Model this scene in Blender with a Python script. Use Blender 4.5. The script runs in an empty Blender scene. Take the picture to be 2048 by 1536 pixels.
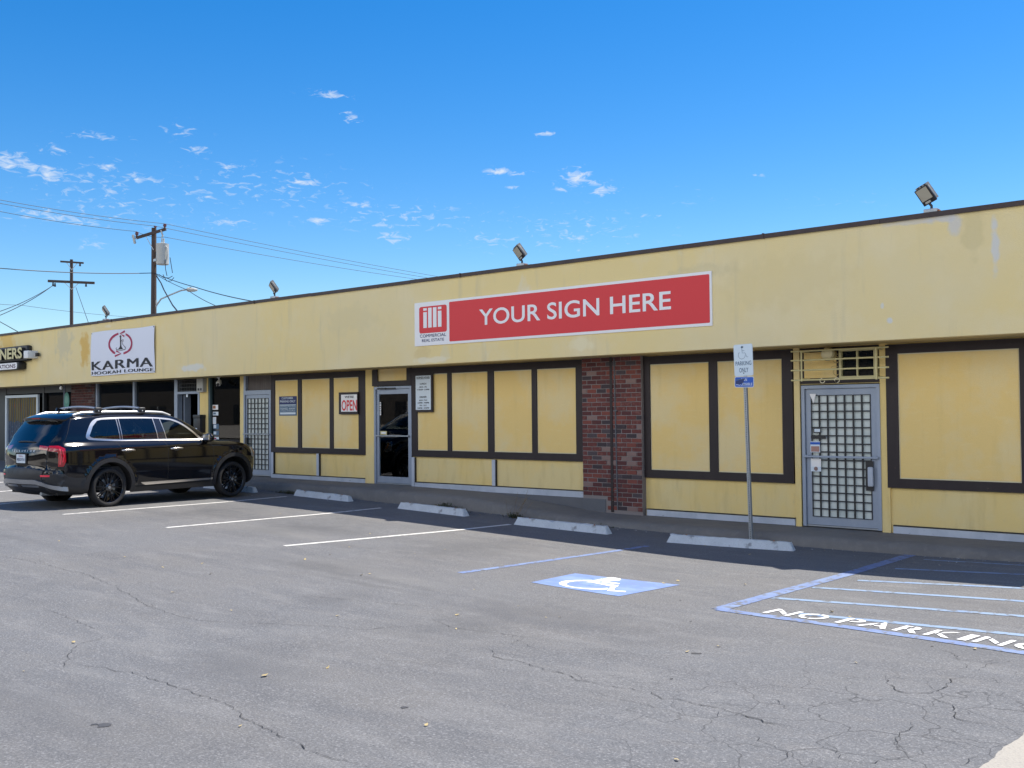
import bpy, bmesh, math, random
import numpy as np
from mathutils import Vector, Matrix
from mathutils.geometry import delaunay_2d_cdt
random.seed(7)
SC = bpy.context.scene
COL = SC.collection
R = math.radians

# ------------------------------------------------------------------ camera
F, YAW, PITCH, ROLL = 2078.0, -.7168, .0272, -.0092
CAM = np.array([0, -14.5, 1.9])
_f = np.array([math.sin(YAW)*math.cos(PITCH), math.cos(YAW)*math.cos(PITCH), math.sin(PITCH)])
_r0 = np.array([math.cos(YAW), -math.sin(YAW), 0.])
_u0 = np.cross(_r0, _f)
_r = math.cos(ROLL)*_r0 + math.sin(ROLL)*_u0
_u = -math.sin(ROLL)*_r0 + math.cos(ROLL)*_u0
cd = bpy.data.cameras.new('camera'); cam = bpy.data.objects.new('camera', cd); COL.objects.link(cam)
cd.sensor_width = 36; cd.lens = 36*F/2048; cd.clip_end = 3000; cd.clip_start = .05
M = Matrix.Identity(4)
for i in range(3):
    M[i][0], M[i][1], M[i][2], M[i][3] = _r[i], _u[i], -_f[i], CAM[i]
cam.matrix_world = M
SC.camera = cam
def ray(x, y): return _r*(x-1024)/F - _u*(y-768)/F + _f
def onY(x, y, Y=0.):
    d = ray(x, y); return CAM + d*(Y-CAM[1])/d[1]
def at(x, y, dist): return Vector(CAM + ray(x, y)*dist)

# ------------------------------------------------------------------ light
SUNV = Vector((.2, .48, 1)).normalized()
elev = math.asin(SUNV.z); azim = math.atan2(SUNV.x, SUNV.y)
SC.view_settings.view_transform = 'Standard'; SC.view_settings.look = 'None'
SC.view_settings.gamma = 1; SC.view_settings.exposure = 0.78
sl = bpy.data.lights.new('sun', 'SUN'); sl.energy = 4.4; sl.angle = R(.5); sl.color = (1, .93, .82)
so = bpy.data.objects.new('sun', sl); COL.objects.link(so)
so.rotation_euler = SUNV.to_track_quat('Z', 'Y').to_euler()
W = bpy.data.worlds.new('World'); SC.world = W; W.use_nodes = True
nt = W.node_tree; N = nt.nodes; L = nt.links
bg = N['Background']; bg.inputs[1].default_value = .098
def nd(nt, t, **k):
    n = nt.nodes.new(t)
    for a, b in k.items():
        if a.startswith('i_'): n.inputs[int(a[2:])].default_value = b
        else: setattr(n, a, b)
    return n
sky = nd(nt, 'ShaderNodeTexSky', sky_type='NISHITA', sun_disc=False, sun_elevation=elev, sun_rotation=azim, air_density=1.0, dust_density=.25, ozone_density=3.5)
hs = nd(nt, 'ShaderNodeHueSaturation'); hs.inputs['Saturation'].default_value = 1.43; hs.inputs['Hue'].default_value = .504; hs.inputs['Value'].default_value = 1.0
L.new(sky.outputs[0], hs.inputs['Color'])
# thin cloud puffs, placed by azimuth and height above the horizon
tc = nd(nt, 'ShaderNodeTexCoord'); sp = nd(nt, 'ShaderNodeSeparateXYZ'); L.new(tc.outputs['Generated'], sp.inputs[0])
def mth(op, a, b=None, clamp=False):
    n = nd(nt, 'ShaderNodeMath', operation=op, use_clamp=clamp)
    for i, v in enumerate((a, b)):
        if v is None: continue
        if isinstance(v, (int, float)): n.inputs[i].default_value = v
        else: L.new(v, n.inputs[i])
    return n.outputs[0]
az = mth('ARCTAN2', sp.outputs[0], sp.outputs[1]); ez = sp.outputs[2]
CL = [(-1.152,.2137,.030,.006,1),(-1.168,.2193,.02,.006,.9),(-1.136,.2088,.022,.006,.9),(-1.132,.2298,.014,.006,.7),(-1.0906,.2206,.018,.006,.8),(-1.0587,.211,.018,.006,.8),
(-1.097,.2439,.025,.004,.7),(-1.026,.2538,.02,.007,.5),(-1.0106,.2387,.015,.005,.7),(-.984,.2251,.014,.005,.7),(-1.0085,.2,.02,.008,.6),(-1.103,.2029,.05,.014,.5),
(-1.14,.175,.04,.008,.6),(-1.115,.1723,.03,.006,.7),(-1.0988,.1516,.012,.005,.8),(-.912,.2148,.014,.0028,1.3),(-.889,.2923,.02,.004,1.0),(-.868,.2722,.009,.004,1.0),(-.875,.277,.008,.002,.8),
(-.6826,.26,.012,.0022,.9),(-.73,.227,.014,.004,1.1),(-.712,.2255,.016,.003,.8),(-.654,.2206,.016,.010,1.0),(-.6253,.2086,.016,.005,1.0),(-.635,.215,.012,.004,.9),(-.668,.21,.008,.003,.8),(-.715,.213,.01,.002,.8),
(-.828,.1665,.016,.008,.8),(-.9036,.1813,.02,.004,.9),(-.95,.21,.10,.022,.42),(-1.08,.185,.09,.022,.4),(-.737,.1643,.03,.012,.45),(-.82,.185,.09,.016,.42),(-.66,.17,.09,.022,.42),(-.861,.1958,.02,.004,.8),
(-.58,.1835,.012,.002,.7),(-.482,.216,.008,.002,.5),(-.986,.1765,.03,.008,.6),(-.55,.20,.04,.015,.2),(-.40,.19,.05,.01,.2)]
msk = None
for a0, e0, sa, se, am in CL:
    da = mth('MULTIPLY', mth('SUBTRACT', az, a0), 1/sa); de = mth('MULTIPLY', mth('SUBTRACT', ez, e0), 1/se)
    q = mth('ADD', mth('MULTIPLY', da, da), mth('MULTIPLY', de, de))
    g_ = mth('MULTIPLY', mth('EXPONENT', mth('MULTIPLY', q, -1.)), am)
    msk = g_ if msk is None else mth('MAXIMUM', msk, g_)
cv = nd(nt, 'ShaderNodeCombineXYZ'); L.new(mth('MULTIPLY', az, 85.), cv.inputs[0]); L.new(mth('MULTIPLY', ez, 240.), cv.inputs[1])
n1 = nd(nt, 'ShaderNodeTexNoise', noise_dimensions='2D'); n1.inputs['Scale'].default_value = 1.0; n1.inputs['Detail'].default_value = 7; n1.inputs['Roughness'].default_value = .62; n1.inputs['Distortion'].default_value = .5
L.new(cv.outputs[0], n1.inputs['Vector'])
dens = mth('MULTIPLY', mth('SUBTRACT', mth('ADD', mth('MULTIPLY', msk, .36), n1.outputs[0]), .67), 3.0, True)
dens = mth('MULTIPLY', dens, mth('MINIMUM', mth('MULTIPLY', msk, 3.), 1.))
# broken white cloud added behind the camera to light the shaded facade
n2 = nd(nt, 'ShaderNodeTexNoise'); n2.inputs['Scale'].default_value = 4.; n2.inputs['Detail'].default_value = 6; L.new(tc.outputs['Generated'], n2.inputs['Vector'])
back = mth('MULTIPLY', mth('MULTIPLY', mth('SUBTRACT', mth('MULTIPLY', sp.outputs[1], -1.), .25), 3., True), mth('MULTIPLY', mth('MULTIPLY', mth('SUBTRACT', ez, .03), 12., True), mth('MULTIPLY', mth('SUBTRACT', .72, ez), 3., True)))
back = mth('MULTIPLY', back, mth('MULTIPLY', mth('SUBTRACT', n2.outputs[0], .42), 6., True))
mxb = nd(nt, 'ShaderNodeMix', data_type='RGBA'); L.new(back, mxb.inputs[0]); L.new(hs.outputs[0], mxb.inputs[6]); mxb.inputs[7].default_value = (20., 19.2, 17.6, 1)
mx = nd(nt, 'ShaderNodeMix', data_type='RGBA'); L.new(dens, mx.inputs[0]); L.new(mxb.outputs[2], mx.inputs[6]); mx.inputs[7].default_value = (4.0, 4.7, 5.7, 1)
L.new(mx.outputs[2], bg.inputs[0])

# ------------------------------------------------------------------ materials
def mat(name, col, rough=.6, metal=0., noise=None, bump=None, coat=0, spec=None, trans=0, emis=None):
    m = bpy.data.materials.new(name); m.use_nodes = True
    t = m.node_tree; b = t.nodes['Principled BSDF']
    b.inputs['Base Color'].default_value = (*col, 1); b.inputs['Roughness'].default_value = rough; b.inputs['Metallic'].default_value = metal
    if coat: b.inputs['Coat Weight'].default_value = coat; b.inputs['Coat Roughness'].default_value = .03
    if spec is not None: b.inputs['Specular IOR Level'].default_value = spec
    if noise or bump:
        co = nd(t, 'ShaderNodeTexCoord')
    if noise:   # list of (scale, amount, color2, lo, hi, stretch)
        cur = None
        for (sc_, amt, c2, lo, hi, st) in noise:
            mp = nd(t, 'ShaderNodeMapping'); mp.inputs['Scale'].default_value = st; t.links.new(co.outputs['Object'], mp.inputs[0])
            n_ = nd(t, 'ShaderNodeTexNoise'); n_.inputs['Scale'].default_value = sc_; n_.inputs['Detail'].default_value = 6; n_.inputs['Roughness'].default_value = .6
            t.links.new(mp.outputs[0], n_.inputs['Vector'])
            mr = nd(t, 'ShaderNodeMapRange'); mr.inputs[1].default_value = lo; mr.inputs[2].default_value = hi; mr.inputs[4].default_value = amt
            t.links.new(n_.outputs[0], mr.inputs[0])
            x = nd(t, 'ShaderNodeMix', data_type='RGBA'); t.links.new(mr.outputs[0], x.inputs[0])
            if cur is None: x.inputs[6].default_value = (*col, 1)
            else: t.links.new(cur, x.inputs[6])
            x.inputs[7].default_value = (*c2, 1); cur = x.outputs[2]
        t.links.new(cur, b.inputs['Base Color'])
    if bump:
        n_ = nd(t, 'ShaderNodeTexNoise'); n_.inputs['Scale'].default_value = bump[0]; n_.inputs['Detail'].default_value = 4
        t.links.new(co.outputs['Object'], n_.inputs['Vector'])
        bp = nd(t, 'ShaderNodeBump'); bp.inputs['Strength'].default_value = bump[1]; bp.inputs['Distance'].default_value = bump[2] if len(bump) > 2 else .01
        t.links.new(n_.outputs[0], bp.inputs['Height']); t.links.new(bp.outputs[0], b.inputs['Normal'])
    return m
o1 = (1, 1, 1)
def patches(m, PL, flat=False):   # repaired and stained patches of paint, each at its own place on the wall
    t = m.node_tree; b = t.nodes['Principled BSDF']; co = nd(t, 'ShaderNodeTexCoord'); cur = b.inputs['Base Color'].links[0].from_socket
    nz = nd(t, 'ShaderNodeTexNoise'); nz.inputs['Scale'].default_value = 5.; nz.inputs['Detail'].default_value = 6; t.links.new(co.outputs['Object'], nz.inputs['Vector'])
    for X, Z, rx, rz, c, a in PL:
        v = nd(t, 'ShaderNodeVectorMath', operation='SUBTRACT'); t.links.new(co.outputs['Object'], v.inputs[0]); v.inputs[1].default_value = (X, Z, 0) if flat else (X, 0, Z)
        w = nd(t, 'ShaderNodeVectorMath', operation='MULTIPLY'); t.links.new(v.outputs[0], w.inputs[0]); w.inputs[1].default_value = (1/rx, 1/rz, 0) if flat else (1/rx, 0, 1/rz)
        l = nd(t, 'ShaderNodeVectorMath', operation='LENGTH'); t.links.new(w.outputs[0], l.inputs[0])
        s_ = nd(t, 'ShaderNodeMath', operation='MULTIPLY_ADD'); t.links.new(nz.outputs[0], s_.inputs[0]); s_.inputs[1].default_value = 2.2; t.links.new(l.outputs['Value'], s_.inputs[2])
        r = nd(t, 'ShaderNodeMapRange'); r.inputs[1].default_value = 1.3 if flat else 1.75; r.inputs[2].default_value = 2.6 if flat else 2.25; r.inputs[3].default_value = a; r.inputs[4].default_value = 0; t.links.new(s_.outputs[0], r.inputs[0])
        x = nd(t, 'ShaderNodeMix', data_type='RGBA'); t.links.new(r.outputs[0], x.inputs[0]); t.links.new(cur, x.inputs[6]); x.inputs[7].default_value = (*c, 1); cur = x.outputs[2]
    t.links.new(cur, b.inputs['Base Color'])
def glassmat(name, tint, refl=.9, rough=.01, ior=1.6):
    m = bpy.data.materials.new(name); m.use_nodes = True; t = m.node_tree
    t.nodes.remove(t.nodes['Principled BSDF']); out = t.nodes['Material Output']
    tr = nd(t, 'ShaderNodeBsdfTransparent'); tr.inputs[0].default_value = (*tint, 1)
    gl = nd(t, 'ShaderNodeBsdfGlossy'); gl.inputs[0].default_value = (refl, refl, refl, 1); gl.inputs['Roughness'].default_value = rough
    fr = nd(t, 'ShaderNodeFresnel'); fr.inputs[0].default_value = ior
    ms = nd(t, 'ShaderNodeMixShader'); t.links.new(fr.outputs[0], ms.inputs[0]); t.links.new(tr.outputs[0], ms.inputs[1]); t.links.new(gl.outputs[0], ms.inputs[2])
    t.links.new(ms.outputs[0], out.inputs[0]); return m
MT = {}
MT['fascia'] = mat('fascia_stucco', (.85,.68,.32), .9, noise=[(.35,.75,(.80,.68,.40),.45,.62,(1,1,.7)),(1.2,.5,(.84,.72,.45),.5,.66,(1,1,1)),(1.6,.45,(.62,.54,.34),.58,.72,(2.2,1,.25)),(.8,.55,(.78,.77,.72),.66,.76,(1.6,1,.7)),(160,.35,(.60,.50,.28),.5,.7,o1)], bump=(110,.5,.01))
patches(MT['fascia'], [(-4.57, 4.36, 0.22, 0.07, (0.62, 0.62, 0.62), 0.8), (-4.41, 4.27, 0.09, 0.14, (0.62, 0.62, 0.62), 0.7), (-3.94, 3.94, 0.05, 0.32, (0.66, 0.67, 0.66), 0.8), (-4.93, 4.36, 0.35, 0.04, (0.6, 0.6, 0.6), 0.6), (-4.21, 4.22, 0.14, 0.45, (0.66, 0.55, 0.28), 0.5), (-27.51, 3.71, 0.26, 0.45, (0.7, 0.42, 0.08), 0.75), (-28.71, 3.91, 0.5, 0.5, (0.6, 0.55, 0.38), 0.6), (-14.23, 3.02, 0.22, 0.16, (0.74, 0.58, 0.28), 0.7), (-13.63, 3.02, 0.12, 0.2, (0.78, 0.68, 0.42), 0.7), (-14.0, 2.9, 0.5, 0.06, (0.86, 0.8, 0.62), 0.6), (-32.37, 4.09, 0.6, 0.5, (0.8, 0.5, 0.1), 0.6), (-22.15, 3.04, 0.5, 0.1, (0.74, 0.74, 0.68), 0.8), (-5.42, 2.76, 0.35, 0.05, (0.9, 0.85, 0.7), 0.6), (-10.47, 3.01, 0.25, 0.12, (0.88, 0.8, 0.55), 0.5), (-5.28, 3.08, 0.04, 0.04, (0.7, 0.7, 0.66), 0.9), (-5.38, 3.29, 0.03, 0.05, (0.7, 0.7, 0.66), 0.8), (-26.22, 4.29, 0.25, 0.05, (0.82, 0.74, 0.55), 0.7), (-8.17, 4.0, 0.6, 0.12, (0.6, 0.52, 0.3), 0.35), (-16.34, 3.81, 0.9, 0.3, (0.7, 0.6, 0.35), 0.35), (-6.86, 3.76, 1.1, 0.4, (0.74, 0.6, 0.3), 0.35)])
MT['wall'] = mat('wall_stucco', (.86,.65,.26), .9, noise=[(.8,.5,(.80,.68,.38),.45,.6,o1),(3,.35,(.60,.44,.17),.5,.7,(2,1,.4)),(5,.3,(.50,.44,.30),.62,.74,(1,1,.5)),(150,.35,(.48,.36,.14),.5,.7,o1)], bump=(110,.5,.01))
MT['panel'] = mat('panel_plaster', (.87,.63,.24), .85, noise=[(.9,.7,(.82,.68,.38),.45,.6,o1),(1.8,.25,(.66,.48,.17),.55,.72,(3,1,.35)),(14,.25,(.92,.74,.36),.58,.7,(.4,1,1.6)),(120,.3,(.5,.38,.15),.5,.7,o1)], bump=(90,.4,.008))
MT['bead'] = mat('panel_edge', (.74,.66,.45), .8)
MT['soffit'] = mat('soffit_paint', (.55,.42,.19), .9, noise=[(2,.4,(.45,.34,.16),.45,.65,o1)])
MT['trim'] = mat('dark_trim', (.017,.009,.010), .55, noise=[(6,.5,(.03,.02,.02),.45,.7,(1,1,.3)),(22,.8,(.16,.10,.07),.68,.71,o1)], bump=(30,.3,.004))
MT['cap'] = mat('coping', (.035,.018,.018), .5, noise=[(4,.6,(.06,.035,.03),.4,.65,o1),(30,.5,(.02,.012,.012),.5,.7,o1)])
MT['alu'] = mat('painted_aluminium', (.33,.38,.46), .45, .25, noise=[(5,.5,(.25,.30,.38),.4,.7,(1,1,.4)),(25,.3,(.42,.46,.52),.55,.7,o1)])
MT['sill'] = mat('sill_paint', (.52,.56,.62), .6, noise=[(3,.5,(.28,.33,.40),.4,.7,(1,1,1)),(14,.7,(.12,.13,.16),.66,.72,(.6,1,2))])
MT['steel'] = mat('galvanised_steel', (.42,.45,.47), .45, .6, noise=[(30,.5,(.28,.30,.32),.4,.7,o1)])
MT['dark'] = mat('dark_metal', (.02,.02,.022), .45)
MT['black'] = mat('black_matte', (.008,.008,.009), .8)
MT['stem'] = mat('concrete_stem', (.13,.135,.145), .9, noise=[(4,.5,(.16,.16,.17),.4,.7,o1)], bump=(60,.3))
MT['walk'] = mat('walk_concrete', (.20,.185,.165), .9, noise=[(1.2,.6,(.14,.13,.12),.42,.65,o1),(9,.4,(.26,.24,.21),.5,.7,o1),(150,.4,(.1,.1,.1),.5,.7,o1)], bump=(80,.4,.006))
MT['stop'] = mat('stop_concrete', (.60,.63,.64), .85, noise=[(7,.6,(.70,.73,.74),.45,.6,o1),(5,.8,(.24,.24,.24),.62,.7,o1),(90,.4,(.3,.3,.3),.5,.7,o1)], bump=(50,.5,.01))
MT['white'] = mat('white_paint', (.78,.78,.76), .6, noise=[(8,.3,(.62,.62,.60),.5,.7,o1)])
MT['banner'] = mat('banner_vinyl', (.74,.76,.84), .5)
MT['red'] = mat('sign_red', (.72,.045,.05), .6)
MT['signwhite'] = mat('sign_white', (.86,.85,.84), .6)
MT['navy'] = mat('navy', (.02,.03,.12), .6)
MT['crimson'] = mat('crimson', (.38,.02,.08), .6)
MT['ink'] = mat('ink', (.008,.008,.012), .6)
MT['blue'] = mat('sign_blue', (.01,.10,.50), .4)
MT['signgrey'] = mat('reflective_white', (.66,.74,.80), .4)
MT['slate'] = mat('faded_blue_grey', (.08,.15,.23), .5)
MT['cream'] = mat('cream_plastic', (.62,.55,.28), .5)
MT['room'] = mat('room_dark', (.02,.022,.03), .9)
MT['glass'] = glassmat('shop_glass', (.30,.36,.40), .8, .01, 1.5)
MT['clear'] = glassmat('door_glass', (.40,.48,.52), .95, .005, 1.55)
MT['frost'] = mat('blind_white', (.68,.74,.71), .25, noise=[(3,.7,(.52,.60,.58),.4,.65,o1),(1.3,.5,(.82,.86,.82),.5,.65,o1)])
MT['wood'] = mat('pole_wood', (.085,.06,.05), .85, noise=[(4,.6,(.045,.03,.025),.4,.65,(1,1,.1))])
MT['wire'] = mat('wire_black', (.012,.014,.02), .6)
MT['rust'] = mat('rust_orange', (.35,.14,.06), .8)
MT['lens'] = mat('lamp_reflector', (.48,.45,.36), .35, .2)
MT['ltgrey'] = mat('light_grey', (.45,.45,.42), .5)
MT['paintw'] = mat('line_white', (.66,.65,.62), .75, noise=[(10,.9,(.20,.20,.20),.56,.66,o1),(90,.8,(.22,.22,.22),.53,.66,o1)])
MT['paintb'] = mat('line_blue', (.15,.21,.39), .75, noise=[(3,.8,(.20,.27,.42),.45,.62,o1),(11,.95,(.13,.135,.145),.53,.61,o1),(110,.5,(.18,.2,.25),.55,.7,o1)])
MT['paintb2'] = mat('square_blue', (.15,.23,.46), .75, noise=[(13,.5,(.17,.20,.27),.5,.66,o1),(3,.8,(.22,.31,.52),.45,.62,o1),(5,.7,(.05,.14,.42),.62,.70,o1),(110,.4,(.22,.28,.4),.55,.7,o1)])
MT['paintlb'] = mat('line_light_blue', (.22,.31,.44), .75, noise=[(3,.5,(.14,.23,.44),.48,.65,o1),(11,.95,(.13,.135,.145),.53,.62,o1),(110,.5,(.22,.24,.27),.55,.7,o1)])
MT['paintwh'] = mat('stencil_white', (.80,.80,.79), .75, noise=[(12,.7,(.35,.36,.40),.60,.68,o1),(110,.3,(.5,.5,.5),.58,.7,o1)])
MT['crack'] = mat('crack_dark', (.022,.022,.024), .95)
MT['leaf'] = mat('dry_leaf', (.42,.33,.16), .8)
MT['litter'] = mat('paper_bit', (.7,.7,.66), .8)
MT['weed'] = mat('weed_green', (.035,.05,.02), .8, noise=[(9,.8,(.09,.075,.035),.4,.6,o1)])
MT['straw'] = mat('dry_stalk', (.20,.15,.09), .8)
MT['pad'] = mat('pale_concrete', (.50,.46,.39), .9, noise=[(2,.5,(.34,.32,.28),.4,.65,o1),(60,.5,(.28,.26,.24),.5,.68,o1)], bump=(70,.5,.006))
MT['pad2'] = mat('corner_concrete', (.36,.335,.29), .9, noise=[(2,.5,(.30,.28,.25),.4,.65,o1),(60,.6,(.22,.205,.19),.5,.68,o1)], bump=(70,.5,.006))
MT['curtain'] = mat('curtain_cloth', (.20,.155,.055), .9, noise=[(3,.8,(.14,.10,.05),.45,.6,(3,1,.3)),(7,.8,(.30,.10,.05),.6,.68,(2,1,.6))])
MT['poster'] = mat('poster_blue', (.02,.035,.08), .4, noise=[(9,.9,(.16,.20,.28),.58,.63,o1)])
MT['tan'] = mat('tan_wall', (.09,.08,.07), .9)
MT['screen_hedge'] = mat('screen_green', (.02,.035,.012), .9, noise=[(3,.7,(.05,.07,.03),.45,.65,o1)], bump=(4,1,.3))
MT['roofing'] = mat('roof_gravel', (.3,.3,.3), .9)
# asphalt
m = mat('asphalt', (.126,.130,.137), .88, noise=[
    (.22,.8,(.142,.137,.130),.42,.6,(1,1,1)), (1.1,.75,(.100,.103,.110),.47,.66,(.45,1.8,1)), (2.6,.75,(.175,.175,.175),.52,.68,(.5,1.6,1)),
    (.7,.6,(.082,.083,.088),.60,.72,(1,1,1)), (6,.5,(.155,.15,.146),.52,.7,(.6,1.4,1)), (14,.35,(.12,.12,.125),.48,.7,o1), (60,.8,(.26,.26,.265),.50,.68,o1), (95,.8,(.05,.05,.055),.52,.68,o1)], bump=(75,.55,.012))
MT['asphalt'] = m
t = m.node_tree; b = t.nodes['Principled BSDF']   # fine map cracking near the corner of the lot
co = nd(t, 'ShaderNodeTexCoord'); nz = nd(t, 'ShaderNodeTexNoise'); nz.inputs['Scale'].default_value = 3.; t.links.new(co.outputs['Object'], nz.inputs['Vector'])
va = nd(t, 'ShaderNodeVectorMath', operation='MULTIPLY_ADD'); va.inputs[1].default_value = (.35,.35,.35); t.links.new(nz.outputs['Color'], va.inputs[0]); t.links.new(co.outputs['Object'], va.inputs[2])
vo = nd(t, 'ShaderNodeTexVoronoi', feature='DISTANCE_TO_EDGE'); vo.inputs['Scale'].default_value = 2.1; t.links.new(va.outputs[0], vo.inputs['Vector'])
mr = nd(t, 'ShaderNodeMapRange'); mr.inputs[1].default_value = .004; mr.inputs[2].default_value = .014; mr.inputs[3].default_value = 1; mr.inputs[4].default_value = 0; t.links.new(vo.outputs['Distance'], mr.inputs[0])
ds = nd(t, 'ShaderNodeVectorMath', operation='DISTANCE'); ds.inputs[1].default_value = (-2.1,-8.9,.1); t.links.new(co.outputs['Object'], ds.inputs[0])
m2 = nd(t, 'ShaderNodeMapRange'); m2.inputs[1].default_value = 1.0; m2.inputs[2].default_value = 2.2; m2.inputs[3].default_value = .62; m2.inputs[4].default_value = 0; t.links.new(ds.outputs['Value'], m2.inputs[0])
mu = nd(t, 'ShaderNodeMath', operation='MULTIPLY'); t.links.new(mr.outputs[0], mu.inputs[0]); t.links.new(m2.outputs[0], mu.inputs[1])
old = b.inputs['Base Color'].links[0].from_socket
x = nd(t, 'ShaderNodeMix', data_type='RGBA'); t.links.new(mu.outputs[0], x.inputs[0]); t.links.new(old, x.inputs[6]); x.inputs[7].default_value = (.03,.03,.032,1); t.links.new(x.outputs[2], b.inputs['Base Color'])

# ------------------------------------------------------------------ mesh helpers
def tag(o, label=None, cat=None, group=None, kind=None):
    if label: o['label'] = label
    if cat: o['category'] = cat
    if group: o['group'] = group
    if kind: o['kind'] = kind
    return o
def empty(name, loc=(0,0,0), rz=0.):
    o = bpy.data.objects.new(name, None); COL.objects.link(o); o.location = loc; o.rotation_euler.z = rz; o.empty_display_size = .2
    return o
class MB:
    def __init__(s): s.v = []; s.f = []; s.m = []; s.mats = []; s.col = None
    def mi(s, m):
        m = MT[m] if isinstance(m, str) else m
        if m not in s.mats: s.mats.append(m)
        return s.mats.index(m)
    def add(s, vs, fs, m):
        k = len(s.v); i = s.mi(m); s.v += [tuple(v) for v in vs]
        for f in fs: s.f.append(tuple(k+a for a in f)); s.m.append(i)
        return s
    def box(s, x0, x1, y0, y1, z0, z1, m, xf=None):
        vs = [(x, y, z) for z in (z0, z1) for y in (y0, y1) for x in (x0, x1)]
        if xf: vs = [xf(Vector(v)) for v in vs]
        return s.add(vs, [(0,2,3,1),(4,5,7,6),(0,1,5,4),(2,6,7,3),(0,4,6,2),(1,3,7,5)], m)
    def bbox(s, x0, x1, y0, y1, z0, z1, m, bev=.01, xf=None):
        bm = bmesh.new(); bmesh.ops.create_cube(bm, size=1)
        for v in bm.verts: v.co = ((x0+x1)/2+v.co.x*(x1-x0), (y0+y1)/2+v.co.y*(y1-y0), (z0+z1)/2+v.co.z*(z1-z0))
        bmesh.ops.bevel(bm, geom=bm.edges[:], offset=bev, segments=2, affect='EDGES', profile=.5)
        return s.bm(bm, m, xf)
    def bm(s, bm, m, xf=None):
        bm.verts.index_update(); vs = [xf(v.co) if xf else v.co.copy() for v in bm.verts]
        s.add(vs, [tuple(v.index for v in f.verts) for f in bm.faces], m); bm.free(); return s
    def tube(s, pts, r, m, n=8, caps=True):
        pts = [Vector(p) for p in pts]; rs = r if isinstance(r, (list, tuple)) else [r]*len(pts)
        vs = []; fs = []; up = None
        for i, p in enumerate(pts):
            d = (pts[min(i+1, len(pts)-1)]-pts[max(i-1, 0)]).normalized()
            if up is None: up = Vector((0,0,1)) if abs(d.z) < .9 else Vector((1,0,0))
            a = d.cross(up).normalized(); up = a.cross(d).normalized()
            for k in range(n):
                t = 2*math.pi*k/n; vs.append(p+(a*math.cos(t)+up*math.sin(t))*rs[i])
        for i in range(len(pts)-1):
            for k in range(n):
                a = i*n+k; b = i*n+(k+1) % n; fs.append((a, b, b+n, a+n))
        if caps: fs += [tuple(range(n))[::-1], tuple((len(pts)-1)*n+k for k in range(n))]
        return s.add(vs, fs, m)
    def prism(s, poly, y0, y1, m, ax='y'):   # polygon in (x,z) swept in y
        n = len(poly)
        g = {'y': lambda a, b, c: (a, c, b), 'x': lambda a, b, c: (c, a, b), 'z': lambda a, b, c: (a, b, c)}[ax]
        vs = [g(a, b, y0) for a, b in poly]+[g(a, b, y1) for a, b in poly]
        return s.add(vs, [tuple(range(n)), tuple(range(2*n-1, n-1, -1))]+[(i, i+n, (i+1) % n+n, (i+1) % n) for i in range(n)], m)
    def build(s, name, parent=None, smooth=None, loc=None):
        me = bpy.data.meshes.new(name); me.from_pydata(s.v, [], s.f)
        for m in s.mats: me.materials.append(m)
        me.polygons.foreach_set('material_index', s.m)
        me.update()
        if smooth is not None:
            me.polygons.foreach_set('use_smooth', [True]*len(me.polygons))
            me.set_sharp_from_angle(angle=R(smooth))
        o = bpy.data.objects.new(name, me); COL.objects.link(o)
        if parent: o.parent = parent
        if loc: o.location = loc
        return o
def fixn(o):
    bm = bmesh.new(); bm.from_mesh(o.data); bmesh.ops.recalc_face_normals(bm, faces=bm.faces[:]); bm.to_mesh(o.data); bm.free(); return o
def textgeo(body, bold=0., shear=0., spacing=1., slot=None):
    cu = bpy.data.curves.new('t', 'FONT'); cu.body = body; cu.size = 1; cu.offset = bold; cu.shear = shear; cu.space_character = spacing; cu.resolution_u = 5
    o = bpy.data.objects.new('t', cu); COL.objects.link(o); bpy.context.view_layer.update()
    me = bpy.data.meshes.new_from_object(o.evaluated_get(bpy.context.evaluated_depsgraph_get()))
    vs = [(v.co.x, v.co.y) for v in me.vertices]; fs = [tuple(p.vertices) for p in me.polygons]
    bpy.data.objects.remove(o); bpy.data.curves.remove(cu); bpy.data.meshes.remove(me)
    return vs, fs
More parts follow.
